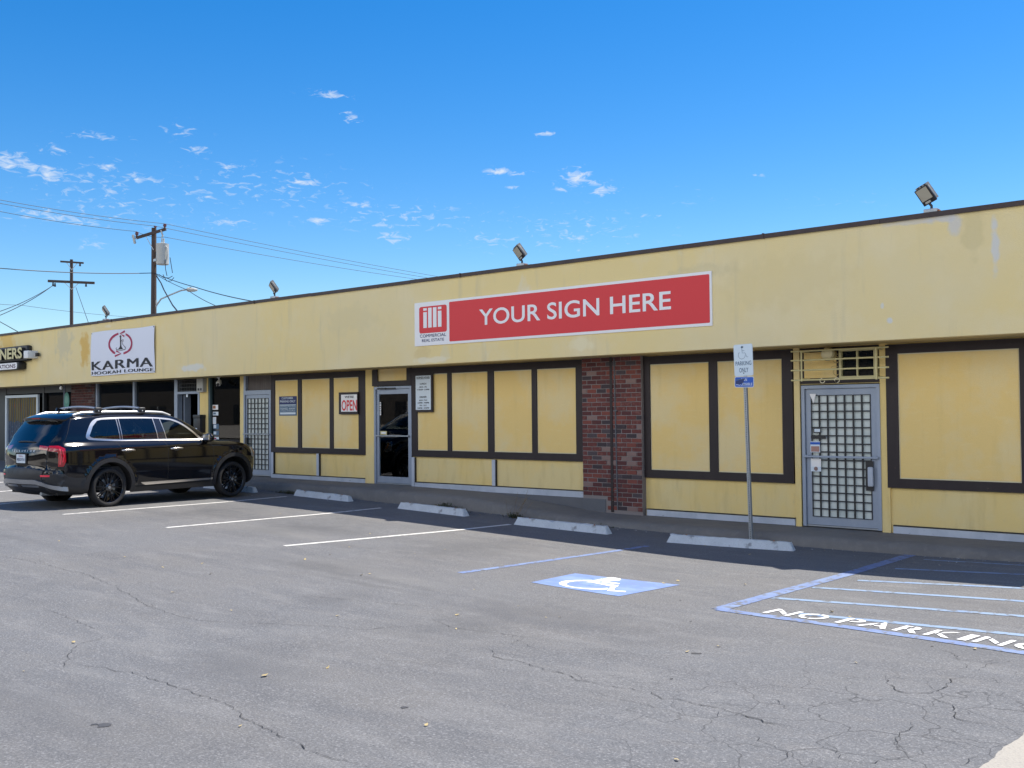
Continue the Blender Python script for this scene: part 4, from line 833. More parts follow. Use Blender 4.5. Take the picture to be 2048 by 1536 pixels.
for i, (x, y) in enumerate(lf):
    P_ = onG(x, y); o = proto if i == 0 else proto.copy()
    if i: COL.objects.link(o)
    o.location = (P_[0], P_[1], P_[2]+.004); o.rotation_euler = (rl.uniform(-.3,.3), rl.uniform(-.3,.3), rl.uniform(0,6.28)); s_ = rl.uniform(.5, 1.1)*(1.4 if i == 0 else 1); o.scale = (s_, s_, s_)
    tag(o, 'small dry pale leaf lying on the asphalt', 'leaf', 'dry leaves scattered over the asphalt')
# oil drips and stains
q = MB()
for (x, y, a_, b_) in ((208,1451,.06,.03),(190,1449,.03,.015),(810,1415,.035,.02),(1392,1307,.05,.02),(1361,1201,.012,.01),(1382,1243,.012,.01),(1864,1293,.015,.012),(1343,1358,.012,.01)):
    P_ = onG(x, y); pts = [(P_[0]+a_*math.cos(k*.7)*rl.uniform(.4,1.0), P_[1]+b_*2*math.sin(k*.7)*rl.uniform(.4,1.0)) for k in range(9)]
    q.add([(a, b, g(a, b)+.003) for a, b in pts], [tuple(range(9))], 'oil')
tag(q.build('oil_stain'), kind='structure')

# ------------------------------------------------------------------ utility poles and wires
def bar(q, a, b, s, m, s2=None):
    a = Vector(a); b = Vector(b); d = (b-a).normalized(); u_ = Vector((0,0,1)) if abs(d.z) < .95 else Vector((1,0,0)); r_ = d.cross(u_).normalized()*s/2; w2 = r_.cross(d).normalized()*(s2 or s)/2
    q.add([a+r_+w2, a-r_+w2, a-r_-w2, a+r_-w2, b+r_+w2, b-r_+w2, b-r_-w2, b+r_-w2], [(0,1,2,3),(7,6,5,4),(0,4,5,1),(1,5,6,2),(2,6,7,3),(3,7,4,0)], m)
D1 = 58.
base = at(303.5, 760, D1); top = at(308, 456, D1); base.z = .2; base.x = top.x+(base.x-top.x)*.5
r = empty('utility_pole', base); tag(r, 'wooden utility pole with a grey transformer can and street lamp arm', 'utility pole')
def loc(p): return Vector(p)-r.location
q = MB(); q.tube([loc(base), loc(top)], [.19, .13], 'wood', 14); q.build('pole', r, 60)
c0_ = loc(at(272,476,D1-.2)); c1_ = loc(at(332,458,D1-.2))
q = MB(); bar(q, c0_, c1_, .12, 'wood', .15); bar(q, loc(at(307,500,D1-.2)), loc(at(290,470,D1-.2)), .03, 'steel'); q.build('crossarm', r)
for a_, b_ in (((273,474),(274,464)), ((329,457),(330,448)), ((310,456),(311,452))):
    q = MB(); p0 = loc(at(*a_, D1-.2)); p1 = loc(at(*b_, D1-.2)); q.tube([p0, p0.lerp(p1,.4), p0.lerp(p1,.5), p1], [.05,.05,.10,.08], mat('insulator', (.12,.04,.04), .3), 10); q.build('insulator', r, 50)
q = MB(); q.tube([loc(at(266,470,D1-.3)), loc(at(270,487,D1-.3))], .07, 'ltgrey', 8); q.tube([loc(at(322,460,D1-.3)), loc(at(326,473,D1-.3))], .045, 'ltgrey', 8); q.tube([loc(at(264,474,D1-.3)), loc(at(274,478,D1-.3))], .03, 'steel', 6); q.build('fuse_cutout', r, 50)
tc_ = loc(at(325, 508, D1-.3)); q = MB()
q.tube([tc_+Vector((0,0,z)) for z in (-.60,-.58,-.5,.5,.56,.60)], [.30,.335,.34,.34,.35,.20], 'ltgrey', 22); q.tube([tc_+Vector((.36,.05,-.35)), tc_+Vector((.42,.05,-.1)), tc_+Vector((.42,.05,.3)), tc_+Vector((.3,.0,.42))], .035, 'ltgrey', 8)
q.tube([tc_+Vector((-.08,0,.6)), tc_+Vector((-.05,0,1.0))], .035, 'steel', 8); q.tube([tc_+Vector((.12,0,.55)), tc_+Vector((.12,0,.85))], .05, 'ltgrey', 8); q.box(tc_.x-.35, tc_.x-.05, tc_.y-.36, tc_.y-.33, tc_.z-.42, tc_.z-.28, 'steel'); bar(q, tc_+Vector((-.7,0,.3)), tc_+Vector((-.3,0,.3)), .08, 'steel'); bar(q, tc_+Vector((-.7,0,-.3)), tc_+Vector((-.3,0,-.3)), .08, 'steel')
q.build('transformer', r, 50)
q = MB(); pts = [at(312,612,D1-.2), at(322,598,D1-.3), at(340,590,D1-.4), at(362,581,D1-.5), at(375,579,D1-.5)]; q.tube([loc(p) for p in pts], .045, 'steel', 8); q.tube([loc(at(313,600,D1-.2)), loc(at(313,614,D1-.2))], .04, 'steel', 6)
q.build('lamp_arm', r, 50)
q = MB(); a_ = loc(at(373,579,D1-.5)); b_ = loc(at(395,580,D1-.5)); q.tube([a_, a_.lerp(b_,.15), a_.lerp(b_,.7), b_], [.06,.13,.11,.05], 'ltgrey', 12); q.tube([loc(at(381,577,D1-.5)), loc(at(381,574,D1-.5))], .05, 'dark', 8); q.build('lamp_head', r, 50)
D2 = 85.
base2 = at(143.5, 760, D2); top2 = at(143, 519, D2); base2.z = .2
r2 = empty('utility_pole', base2); tag(r2, 'more distant wooden utility pole with two crossarms', 'utility pole')
loc2 = lambda p: Vector(p)-r2.location
q = MB(); q.tube([loc2(base2), loc2(top2)], [.17, .12], 'wood', 12); q.build('pole', r2, 60)
for (a, b_) in (((121,523),(167,526)), ((96,562),(189,566))):
    q = MB(); bar(q, loc2(at(*a, D2-.2)), loc2(at(*b_, D2-.2)), .12, 'wood', .14 if a[0] == 121 else .2)
    xm = 143.5; ym = a[1]+17
    for xx in (a[0]+12, b_[0]-12): bar(q, loc2(at(xm, ym, D2-.2)), loc2(at(max(xm-16, min(xm+16, xx)), a[1]+2, D2-.2)), .035, 'steel')
    q.build('crossarm', r2)
for x, y in ((106,567),(110,568),(172,568),(160,527)):
    q = MB(); p = loc2(at(x, y-2, D2-.2)); q.tube([p, p-Vector((0,0,.3))], [.05,.09], mat('insulator2', (.04,.03,.03), .3) if x == 106 else bpy.data.materials['insulator2'], 8); q.build('insulator', r2, 50)
def wire(a, b, sag, rad, label, mm='wire', n=26):
    q = MB(); a = Vector(a); b = Vector(b); pts = []
    for i in range(n+1): t_ = i/n; p = a.lerp(b, t_); p.z -= sag*4*t_*(1-t_); pts.append(p)
    q.tube(pts, rad, mm, 5); o = q.build('overhead_wire', smooth=60); return tag(o, label, 'wire', 'overhead wires')
def longwire(ptsd, sag, rad, label):
    q = MB(); pts = []
    for (p, q_) in zip(ptsd, ptsd[1:]):
        a = at(*p); b = at(*q_)
        for i in range(24): t_ = i/24; v = a.lerp(b, t_); v.z -= sag*4*t_*(1-t_); pts.append(v)
    pts.append(at(*ptsd[-1])); q.tube(pts, rad, 'wire', 5); return tag(q.build('overhead_wire', smooth=60), label, 'wire', 'overhead wires')
longwire([(-60,388.5,48),(330,447.5,D1),(930,562,79)], .12, .013, 'highest overhead wire passing over the transformer pole')
longwire([(-60,395,48),(310,452,D1),(930,568,79)], .12, .013, 'second highest overhead wire at the top of the transformer pole')
longwire([(-60,411,48),(273,463,D1),(329,474,D1+.6),(860,562,77)], .12, .013, 'third overhead wire meeting the left end of the transformer pole crossarm')
longwire([(-60,531,49),(305,546,D1-.2)], .15, .022, 'thick cable running left from the middle of the transformer pole')
longwire([(309,546,D1-.2),(390,574,50),(508,603,40)], .05, .02, 'service cable dropping from the transformer pole to the parapet')
longwire([(309,547,D1-.2),(375,580,50),(435,613,41)], .05, .016, 'thinner service cable under the first, ending left of it on the roof')
q = MB(); pts = [at(x, y, d_) for x, y, d_ in ((313,552,57.5),(322,566,56),(328,580,54),(336,594,52),(345,610,50),(356,624,47))]; q.tube(pts, .035, 'wire', 6); tag(q.build('overhead_wire', smooth=60), 'twisted cable bundle hanging from the transformer pole to the roof', 'wire', 'overhead wires')
q = MB()
for pp in (((330,520),(331,538),(334,552)), ((340,515),(343,534),(345,546)), ((326,549),(333,562),(342,562),(348,555)), ((318,549),(327,555),(338,556),(345,552))): q.tube([at(x, y, D1-.6) for x, y in pp], .02, 'wire', 5)
tag(q.build('drop_wire', smooth=60), 'loops of drop wire under the transformer can', 'wire')
longwire([(-60,640,60),(106,571,D2-.3)], .3, .025, 'upper of two wires falling left from the far pole')
longwire([(-60,652,60),(103,573,D2-.3)], .3, .025, 'lower of two wires falling left from the far pole')
longwire([(152,575,D2),(177,646,70)], 0., .02, 'guy wire descending right of the far pole')
longwire([(-60,600,80),(40,610,85),(260,634,100)], .1, .015, 'faint distant wire crossing behind the far pole')
longwire([(-60,610,70),(35,663,50)], .0, .02, 'wire entering at the far left edge above the coping')

# ------------------------------------------------------------------ building across the lot (reflections only), lengthened and darkened to block the bright horizon
nb = empty('neighbour_building', (-6, -46, 0)); tag(nb, 'lengthened and darkened low building across the lot, seen only mirrored in the door glass', 'building')
q = MB(); q.box(-260, 30, -8, 0, -.5, 6.2, 'tan'); q.build('wall', nb)
q = MB(); q.box(-261, 31, -9, .8, 6.2, 6.7, 'tan'); q.build('roof', nb)
for x in range(-116, 28, 8):
    q = MB(); q.box(x, x+3.2, .0, .05, 1.1, 2.9, 'dark'); q.box(x+1.55, x+1.65, .05, .08, 1.1, 2.9, 'white'); q.build('window', nb)

rh = random.Random(9); q = MB(); ys_ = np.arange(-40, 30, 1.); zs_ = np.linspace(-.5, 6., 8)  # unseen green screen, added to block bright horizon in the car's reflections
vv = [(46+rh.uniform(-.8,.8), y, z+(rh.uniform(-.9,.9) if z > 5.5 else 0)) for y in ys_ for z in zs_]; n = len(zs_); k0 = len(vv)
vv += [(50, y, z) for y in ys_ for z in zs_]; fs = []
for b_ in (0, k0): fs += [(b_+i*n+j, b_+i*n+j+1, b_+(i+1)*n+j+1, b_+(i+1)*n+j) for i in range(len(ys_)-1) for j in range(n-1)]
fs += [(i*n+n-1, (i+1)*n+n-1, k0+(i+1)*n+n-1, k0+i*n+n-1) for i in range(len(ys_)-1)]
q.add(vv, fs, 'screen_hedge'); tag(q.build('screen_hedge'), 'unseen screen beyond the right end of the lot, mirrored in the suv', 'screen_hedge')

q = MB(); rg_ = random.Random(21)
for i in range(900):
    x = rg_.uniform(-21, -2.5); y = -.99-abs(rg_.gauss(0, .07)) if rg_.random() < .75 else rg_.uniform(-2.2, -1.0); z = g(x, y)+.004; s_ = rg_.uniform(.003, .014); a = rg_.uniform(0, 6.28); c_, d_ = math.cos(a)*s_, math.sin(a)*s_
    q.add([(x+c_, y+d_, z), (x-d_*.5, y+c_*.5, z+rg_.uniform(0,.006)), (x-c_, y-d_, z+rg_.uniform(0,.004)), (x+d_*.5, y-c_*.5, z)], [(0,1,2,3)], rg_.choice(('leaf','straw','litter','pad','straw')))
tag(q.build('kerb_litter'), 'leaf bits and grit gathered along the foot of the kerb', 'litter', kind='stuff')
# ------------------------------------------------------------------ the black suv
MT['paint'] = mat('black_paint', (.003,.003,.0045), .06, 0, spec=.7)
MT['clad'] = mat('black_cladding', (.022,.023,.026), .5)
MT['chrome'] = mat('satin_chrome', (.74,.70,.64), .28, 1.)
MT['rail'] = mat('bright_rail', (.78,.78,.78), .3, .6)
MT['tyre'] = mat('tyre_rubber', (.02,.02,.021), .8, bump=(80,.4))
MT['rim'] = mat('gloss_black_rim', (.03,.03,.034), .18, .5, coat=1.)
MT['silver'] = mat('silver_skid', (.36,.38,.41), .35, .7)
MT['tail'] = mat('red_lamp', (.42,.004,.012), .12, coat=1.); MT['tail2'] = mat('bright_red_lamp', (.9,.02,.06), .2, coat=1.)
MT['amber'] = mat('amber_lamp', (.75,.25,.02), .3)
MT['autoglass'] = glassmat('tinted_auto_glass', (.12,.14,.14), .9, .01, 1.75); MT['autoclear'] = glassmat('clear_auto_glass', (.70,.78,.75), .9, .01, 1.5)
MT['cabin'] = mat('cabin_cloth', (.05,.05,.052), .8); MT['seat'] = mat('seat_grey', (.20,.20,.20), .7)
MT['headl'] = mat('headlamp', (.45,.47,.5), .1, .5)
SIL = [ # x, z, corner radius, crown
 (.745,.27,.10,0),(.70,.245,.12,.02),(.45,.255,.16,.03),(.22,.30,.20,.05),(.10,.38,.28,.08),(.045,.50,.29,.10),(.03,.62,.29,.10),(.05,.69,.27,.10),(.085,.73,.25,.09),(.085,.90,.24,.08),(.10,1.05,.22,.07),(.15,1.15,.18,.06),
 (.25,1.30,.10,.05),(.35,1.45,.09,.05),(.42,1.55,.08,.05),(.46,1.605,.08,.05),(.56,1.64,.07,.045),(.9,1.67,.065,.05),(1.4,1.69,.06,.055),(1.9,1.69,.06,.055),(2.3,1.675,.06,.05),(2.65,1.63,.06,.05),(2.85,1.565,.06,.07),
 (3.05,1.455,.06,.10),(3.25,1.325,.06,.12),(3.42,1.21,.06,.14),(3.52,1.15,.07,.10),(3.65,1.125,.08,.05),(3.9,1.115,.09,.045),(4.2,1.08,.10,.045),(4.45,1.02,.14,.05),(4.60,.95,.22,.08),(4.68,.86,.30,.11),(4.71,.70,.34,.13),(4.70,.50,.34,.13),(4.66,.36,.32,.12),(4.58,.26,.25,.10),(4.46,.24,.15,.05),(4.42,.26,.10,0)]
RW, FW, WR = 1.17, 3.95, .352     # axle positions, wheel radius
def cr(P, n):
    out = []; P = [np.array(p, float) for p in P]
    for i in range(len(P)-1):
        p0 = P[max(i-1, 0)]; p1 = P[i]; p2 = P[i+1]; p3 = P[min(i+2, len(P)-1)]
        k = max(1, int(np.linalg.norm(p2[:2]-p1[:2])/n))
        for j in range(k):
            t = j/k; out.append(.5*((2*p1)+(-p0+p2)*t+(2*p0-5*p1+4*p2-p3)*t*t+(-p0+3*p1-3*p2+p3)*t**3))
    out.append(P[-1]); return np.array(out)
S = cr(SIL, .035)
arcf = [(FW+.43*math.cos(R(a)), .38+.43*math.sin(R(a))) for a in range(-16, 197, 6)]
arcr = [(RW+.43*math.cos(R(a)), .38+.43*math.sin(R(a))) for a in range(-16, 197, 6)]
bot = [(x, .235) for x in np.arange(FW-.46, RW+.45, -.1)]
OUT = [tuple(p[:2]) for p in S]+arcf+[(FW-.44,.24)]+bot+[(RW+.44,.24)]+arcr
WZ_ = np.array([(.20,.86),(.235,.90),(.35,.955),(.45,.97),(.60,.985),(.80,.99),(.95,.985),(1.05,.98),(1.09,.968),(1.12,.948),(1.15,.918),(1.175,.888),(1.22,.875),(1.30,.86),(1.45,.80),(1.60,.73),(1.70,.67),(1.80,.6)])
wzg = np.linspace(.1, 1.85, 200); _w = np.interp(wzg, WZ_[:,0], WZ_[:,1]); _k = np.exp(-np.linspace(-2, 2, 15)**2); _k /= _k.sum(); _w = np.convolve(np.pad(_w, 7, 'edge'), _k, 'valid')
Sa, Sb = S[:-1, :2], S[1:, :2]; Sr = S[:, 2]
def width(x, z):
    w = float(np.interp(z, wzg, _w))
    if x > 3.9: w -= .10*((x-3.9)/.8)**2
    if x < .9: w -= .075*((.9-x)/.9)**2
    # haunch and flares
    for cx_ in (RW, FW):
        d = math.hypot(x-cx_, z-.38)
        if d < .56 and z > .2: w += .022*min(1, max(0, (.56-d)/.05))**.8
    p = np.array((x, z)); ab = Sb-Sa; t = np.clip(((p-Sa)*ab).sum(1)/((ab*ab).sum(1)+1e-9), 0, 1); q_ = Sa+ab*t[:,None]; d2 = ((p-q_)**2).sum(1); i = int(d2.argmin()); d = math.sqrt(d2[i]); r_ = Sr[i]+(Sr[i+1]-Sr[i])*t[i]
    if d < r_:
        w -= r_*(1-math.sqrt(max(0, 1-(1-d/r_)**2)))*(1 if r_ > .12 else .9)
    return w
def wn(x, z, s):
    e = .003; a = (width(x+e, z)-width(x-e, z))/(2*e); b = (width(x, z+e)-width(x, z-e))/(2*e)
    a = max(-9, min(9, a)); b = max(-9, min(9, b)); n = Vector((-a, s, -b)); return n.normalized()
def inpoly(p, poly):
    x, y = p; c = False; j = len(poly)-1
    for i in range(len(poly)):
        xi, yi = poly[i]; xj, yj = poly[j]
        if (yi > y) != (yj > y) and x < (xj-xi)*(y-yi)/(yj-yi)+xi: c = not c
        j = i
    return c
def smoothpoly(P, n=.03):
    Q = [(*p,) for p in P]; Q = Q[-1:]+Q+Q[:2]; c = cr(Q, n); 
    # keep the closed middle part
    a = np.array(P[0]); b = a
    i0 = int(((c-np.array(P[0]))**2).sum(1)[:max(3, len(c)//3)].argmin()); i1 = len(c)-1-int(((c[::-1]-np.array(P[0]))**2).sum(1)[:max(3, len(c)//3)].argmin())
    return [tuple(v) for v in c[i0:i1]]
WO = smoothpoly([(.745,1.29),(.77,1.235),(.86,1.212),(1.36,1.185),(1.9,1.178),(2.5,1.17),(3.10,1.158),(3.27,1.158),(3.13,1.27),(2.95,1.42),(2.78,1.52),(2.62,1.575),(2.40,1.60),(2.0,1.615),(1.5,1.618),(1.12,1.605),(.97,1.575),(.86,1.48)])
def band(x): return 0
G1 = [(.815,1.29),(.84,1.262),(.90,1.245),(1.42,1.21),(1.42,1.585),(1.12,1.575),(1.03,1.555),(.92,1.46)]
G2 = [(1.48,1.208),(2.23,1.20),(2.20,1.585),(2.0,1.59),(1.48,1.592)]
G3 = [(2.43,1.20),(3.17,1.182),(3.05,1.295),(2.9,1.41),(2.76,1.495),(2.60,1.55),(2.37,1.575)]
BP = [(2.245,1.20),(2.415,1.20),(2.355,1.578),(2.215,1.587)]; CP = [(1.43,1.21),(1.47,1.209),(1.47,1.59),(1.43,1.588)]
TL = [(.0,1.13),(.22,1.13),(.30,1.08),(.31,.86),(.27,.765),(.19,.765),(.19,1.02),(.0,1.06)]
HL = [(4.40,.99),(4.52,.97),(4.60,.78),(4.53,.72),(4.44,.80)]
D1_ = [(2.40,.42),(2.40,1.0),(2.345,1.155),(3.33,1.140),(3.44,.95),(3.44,.42)]
D2_ = [(1.66,.42),(1.60,.56),(1.49,.72),(1.46,.95),(1.325,1.165),(2.33,1.158),(2.385,1.0),(2.385,.42)]
CLP = [(.0,.64),(.28,.64),(.36,.585),(.50,.56),(.675,.56),(.675,.0),(.0,.0)]
ch1 = [(1.83,.385),(1.90,.355),(3.42,.375),(3.42,.41),(1.80,.41)]
def seg(poly, n=.04):
    out = []
    for i in range(len(poly)):
        a = np.array(poly[i]); b = np.array(poly[(i+1) % len(poly)]); k = max(1, int(np.linalg.norm(b-a)/n))
        out += [tuple(a+(b-a)*j/k) for j in range(k)]
    return out
arch2 = lambda c: [(c+.505*math.cos(R(a)), .38+.505*math.sin(R(a))) for a in range(-30, 211, 6)]
polys = [seg(OUT, .05), WO, seg(G1), seg(G2), seg(G3), seg(BP), seg(CP), seg(TL), seg(HL), seg(D1_), seg(D2_), seg(CLP), seg(ch1), arch2(RW), arch2(FW), [(1.65,.335)]+[(x,.335) for x in np.arange(1.7,3.5,.1)]+[(3.5,.335),(3.5,.334),(1.65,.334)]]
def cdt(polys, pts):
    vs = []; es = []
    for P in polys:
        k = len(vs); vs += [Vector(p) for p in P]; es += [(k+i, k+(i+1) % len(P)) for i in range(len(P))]
    vs += [Vector(p) for p in pts]
    r_ = delaunay_2d_cdt(vs, es, [], 0, 1e-4); return [tuple(v) for v in r_[0]], [tuple(f) for f in r_[2]]
pts = []
for x in np.arange(.04, 4.72, .045):
    for z in np.arange(.25, 1.70, .04): pts.append((x+.0007*math.sin(z*9), z))
for i in range(0, len(S)-1, 1):   # inner offset rings so that the rounded edges are well sampled
    p = S[i]; d = S[i+1, :2]-S[max(0, i-1), :2]; d /= np.linalg.norm(d)+1e-9; n_ = np.array((d[1], -d[0]))
    for f_ in (.03,.1,.2,.35,.55,.8):
        q_ = p[:2]+n_*p[2]*f_
        pts.append(tuple(q_))
pts = [p for p in pts if inpoly(p, OUT)]
V2, F2 = cdt(polys, pts)
def cls(c):
    if not inpoly(c, OUT): return None
    if inpoly(c, G3): return 'window_front'
    if inpoly(c, G2) or inpoly(c, G1): return 'window'
    if inpoly(c, BP) or inpoly(c, CP): return 'pillar'
    if inpoly(c, WO): return 'window_trim'
    if inpoly(c, ch1): return 'chrome_strip'
    for cx_ in (RW, FW):
        if math.hypot(c[0]-cx_, c[1]-.38) < .503: return 'cladding'
    if c[1] < .335 and 1.6 < c[0] < 3.6: return 'cladding'
    if c[1] < .36 and 1.5 < c[0] < 3.7: return 'cladding'
    if inpoly(c, CLP): return 'cladding'
    if c[0] > 4.45 and c[1] < .55: return 'cladding'
    if inpoly(c, TL): return 'tail_light'
    if inpoly(c, HL): return 'headlight'
    if inpoly(c, D1_): return 'front_door'
    if inpoly(c, D2_): return 'rear_door'
    return 'body'
tri = {}
for f in F2:
    c = (sum(V2[i][0] for i in f)/3, sum(V2[i][1] for i in f)/3); k = cls(c)
    if k: tri.setdefault(k, []).append(f)
VW = {}
def vdat(i):
    if i not in VW: x, z = V2[i]; VW[i] = (width(x, z), wn(x, z, 1.))
    return VW[i]
CARM = {'window_front':'autoclear','window':'autoglass','pillar':'rim','window_trim':'chrome','chrome_strip':'chrome','cladding':'clad','tail_light':'tail','headlight':'headl','front_door':'paint','rear_door':'paint','body':'paint'}
CARN = {'window_front':'window','pillar':'pillar','front_door':'door','rear_door':'door'}
car = empty('parked_car', (0,0,0)); tag(car, 'black three row suv parked nose in at the far stall with chrome window trim', 'car')
class NM:     # mesh with explicit normals
    def __init__(s): s.v = []; s.n = []; s.f = []
    def build(s, name, m, parent, extra=None):
        me = bpy.data.meshes.new(name); me.from_pydata(s.v, [], s.f); me.materials.append(MT[m])
        me.polygons.foreach_set('use_smooth', [True]*len(me.polygons)); me.update(); me.normals_split_custom_set_from_vertices(s.n)
        o = bpy.data.objects.new(name, me); COL.objects.link(o); o.parent = parent; return o
def side_mesh(k, s, off=0.):
    m_ = NM(); mp = {}
    for f in tri[k]:
        ids = []
        for i in f:
            if i not in mp:
                w, n = vdat(i); x, z = V2[i]; mp[i] = len(m_.v); m_.v.append((x, s*(w+off), z)); m_.n.append((n.x, s*n.y, n.z))
            ids.append(mp[i])
        a, b, c = (Vector(m_.v[j]) for j in ids); nn = (b-a).cross(c-a)
        if nn.y*s < 0: ids = ids[::-1]
        m_.f.append(tuple(ids))
    return m_
# cap: the strip from the rear bumper over hatch, roof, windscreen and bonnet to the nose
T = len(S); tang = np.gradient(S[:, :2], axis=0); tang /= np.linalg.norm(tang, axis=1)[:,None]; nout = np.stack([-tang[:,1], tang[:,0]], 1)
wb = np.array([width(p[0], p[1]) for p in S]); arcs = np.concatenate([[0], np.cumsum(np.linalg.norm(np.diff(S[:, :2], axis=0), axis=1))])
kk = np.exp(-np.linspace(-1.5, 1.5, 7)**2); kk /= kk.sum()
crown = np.convolve(np.pad(S[:,3], 3, 'edge'), kk, 'valid')
def capP(a, t, off=0.):
    i = min(T-2, max(0, int(np.searchsorted(arcs, a)-1))); f = (a-arcs[i])/(arcs[i+1]-arcs[i]+1e-9); L_ = lambda A: A[i]*(1-f)+A[i+1]*f
    p = L_(S[:, :2]); n = L_(nout); w = float(L_(wb)); c = float(L_(crown))*(1-abs(t)**2.4)+off
    return Vector((p[0]+n[0]*c, t*w, p[1]+n[1]*c))
def capN(a, t):
    e = .012; d1 = capP(min(arcs[-1], a+e), t)-capP(max(0, a-e), t); d2 = capP(a, min(1, t+.02))-capP(a, max(-1, t-.02)); n = d2.cross(d1).normalized()
    i = min(T-1, int(np.searchsorted(arcs, a))); 
    if n.x*nout[i][0]+n.z*nout[i][1] < 0: n = -n
    if abs(t) > .93:   # blend into the rounded side edge
        m_ = Vector((nout[i][0], (0.12 if t > 0 else -.12), nout[i][1])).normalized(); n = n.lerp(m_, (abs(t)-.93)/.07).normalized()
    return n
def a_at(x, z): return float(arcs[int(((S[:, :2]-np.array((x, z)))**2).sum(1).argmin())])
aG0, aG1 = a_at(.165,1.17), a_at(.425,1.555); aW0, aW1 = a_at(2.76,1.60), a_at(3.49,1.165); aB = a_at(.05,.69); aS0 = a_at(.44,1.59); aF = a_at(4.66,.36)
RG = [(aG0,-.90),(aG0,.90),((aG0+aG1)/2,.93),(aG1,.86),(aG1,-.86),((aG0+aG1)/2,-.93)]; WS = [(aW0,-.93),(aW0,.93),(aW1,.96),(aW1,-.96)]
aT0, aT1 = a_at(.085,.90), a_at(.14,1.13)
TLc = [(aT1-.07,.70),(aT1-.07,1.0),(aT1,1.0),(aT1,.66)]; TLd = [(aT1-.07,-1.),(aT1-.07,-.70),(aT1,-.66),(aT1,-1.)]
rect_ = [(0,-1),(arcs[-1],-1),(arcs[-1],1),(0,1)]
aL = [(aB,-1),(aB,1)]
pl = [seg(rect_, .06), seg(RG, .06), seg(WS, .06), seg(TLc, .05), seg(TLd, .05), seg([(aB-.0005,-1),(aB-.0005,1),(aB+.0005,1),(aB+.0005,-1)], .1)]
pts = [(a, t) for a in np.arange(.02, arcs[-1], .05) for t in (-.985,-.95,-.9,-.8,-.65,-.5,-.35,-.2,-.07,.07,.2,.35,.5,.65,.8,.9,.95,.985)]
V3, F3 = cdt(pl, pts); tri3 = {}
for f in F3:
    c = (sum(V3[i][0] for i in f)/3, sum(V3[i][1] for i in f)/3)
    k = 'rear_window' if inpoly(c, RG) else 'windscreen' if inpoly(c, WS) else 'tail_light' if inpoly(c, TLc) or inpoly(c, TLd) else 'cladding' if c[0] < aB or c[0] > aF else 'roof' if aS0 < c[0] < aW0 else 'tailgate' if c[0] < aS0 else 'bonnet'
    tri3.setdefault(k, []).append(f)
C3 = {}
def cap_mesh(k, m_=None):
    m_ = m_ or NM(); mp = {}
    for f in tri3[k]:
        ids = []
        for i in f:
            if i not in mp:
                if i not in C3: C3[i] = (capP(*V3[i]), capN(*V3[i]))
                mp[i] = len(m_.v); m_.v.append(tuple(C3[i][0])); m_.n.append(tuple(C3[i][1]))
            ids.append(mp[i])
        a, b, c = (Vector(m_.v[j]) for j in ids); nn = (b-a).cross(c-a)
        if nn.dot(Vector(m_.n[ids[0]])) < 0: ids = ids[::-1]
        m_.f.append(tuple(ids))
    return m_
def merge(ms):
    o = NM()
    for m_ in ms: k = len(o.v); o.v += m_.v; o.n += m_.n; o.f += [tuple(i+k for i in f) for f in m_.f]
    return o
CO = {}
body = merge([side_mesh('body', s) for s in (-1, 1)]+[cap_mesh(k) for k in ('roof','tailgate','bonnet')]).build('body', 'paint', car)
merge([side_mesh('cladding', s, .0) for s in (-1, 1)]+[cap_mesh('cladding')]).build('bumper_cladding', 'clad', car)
tl = merge([cap_mesh('tail_light')])
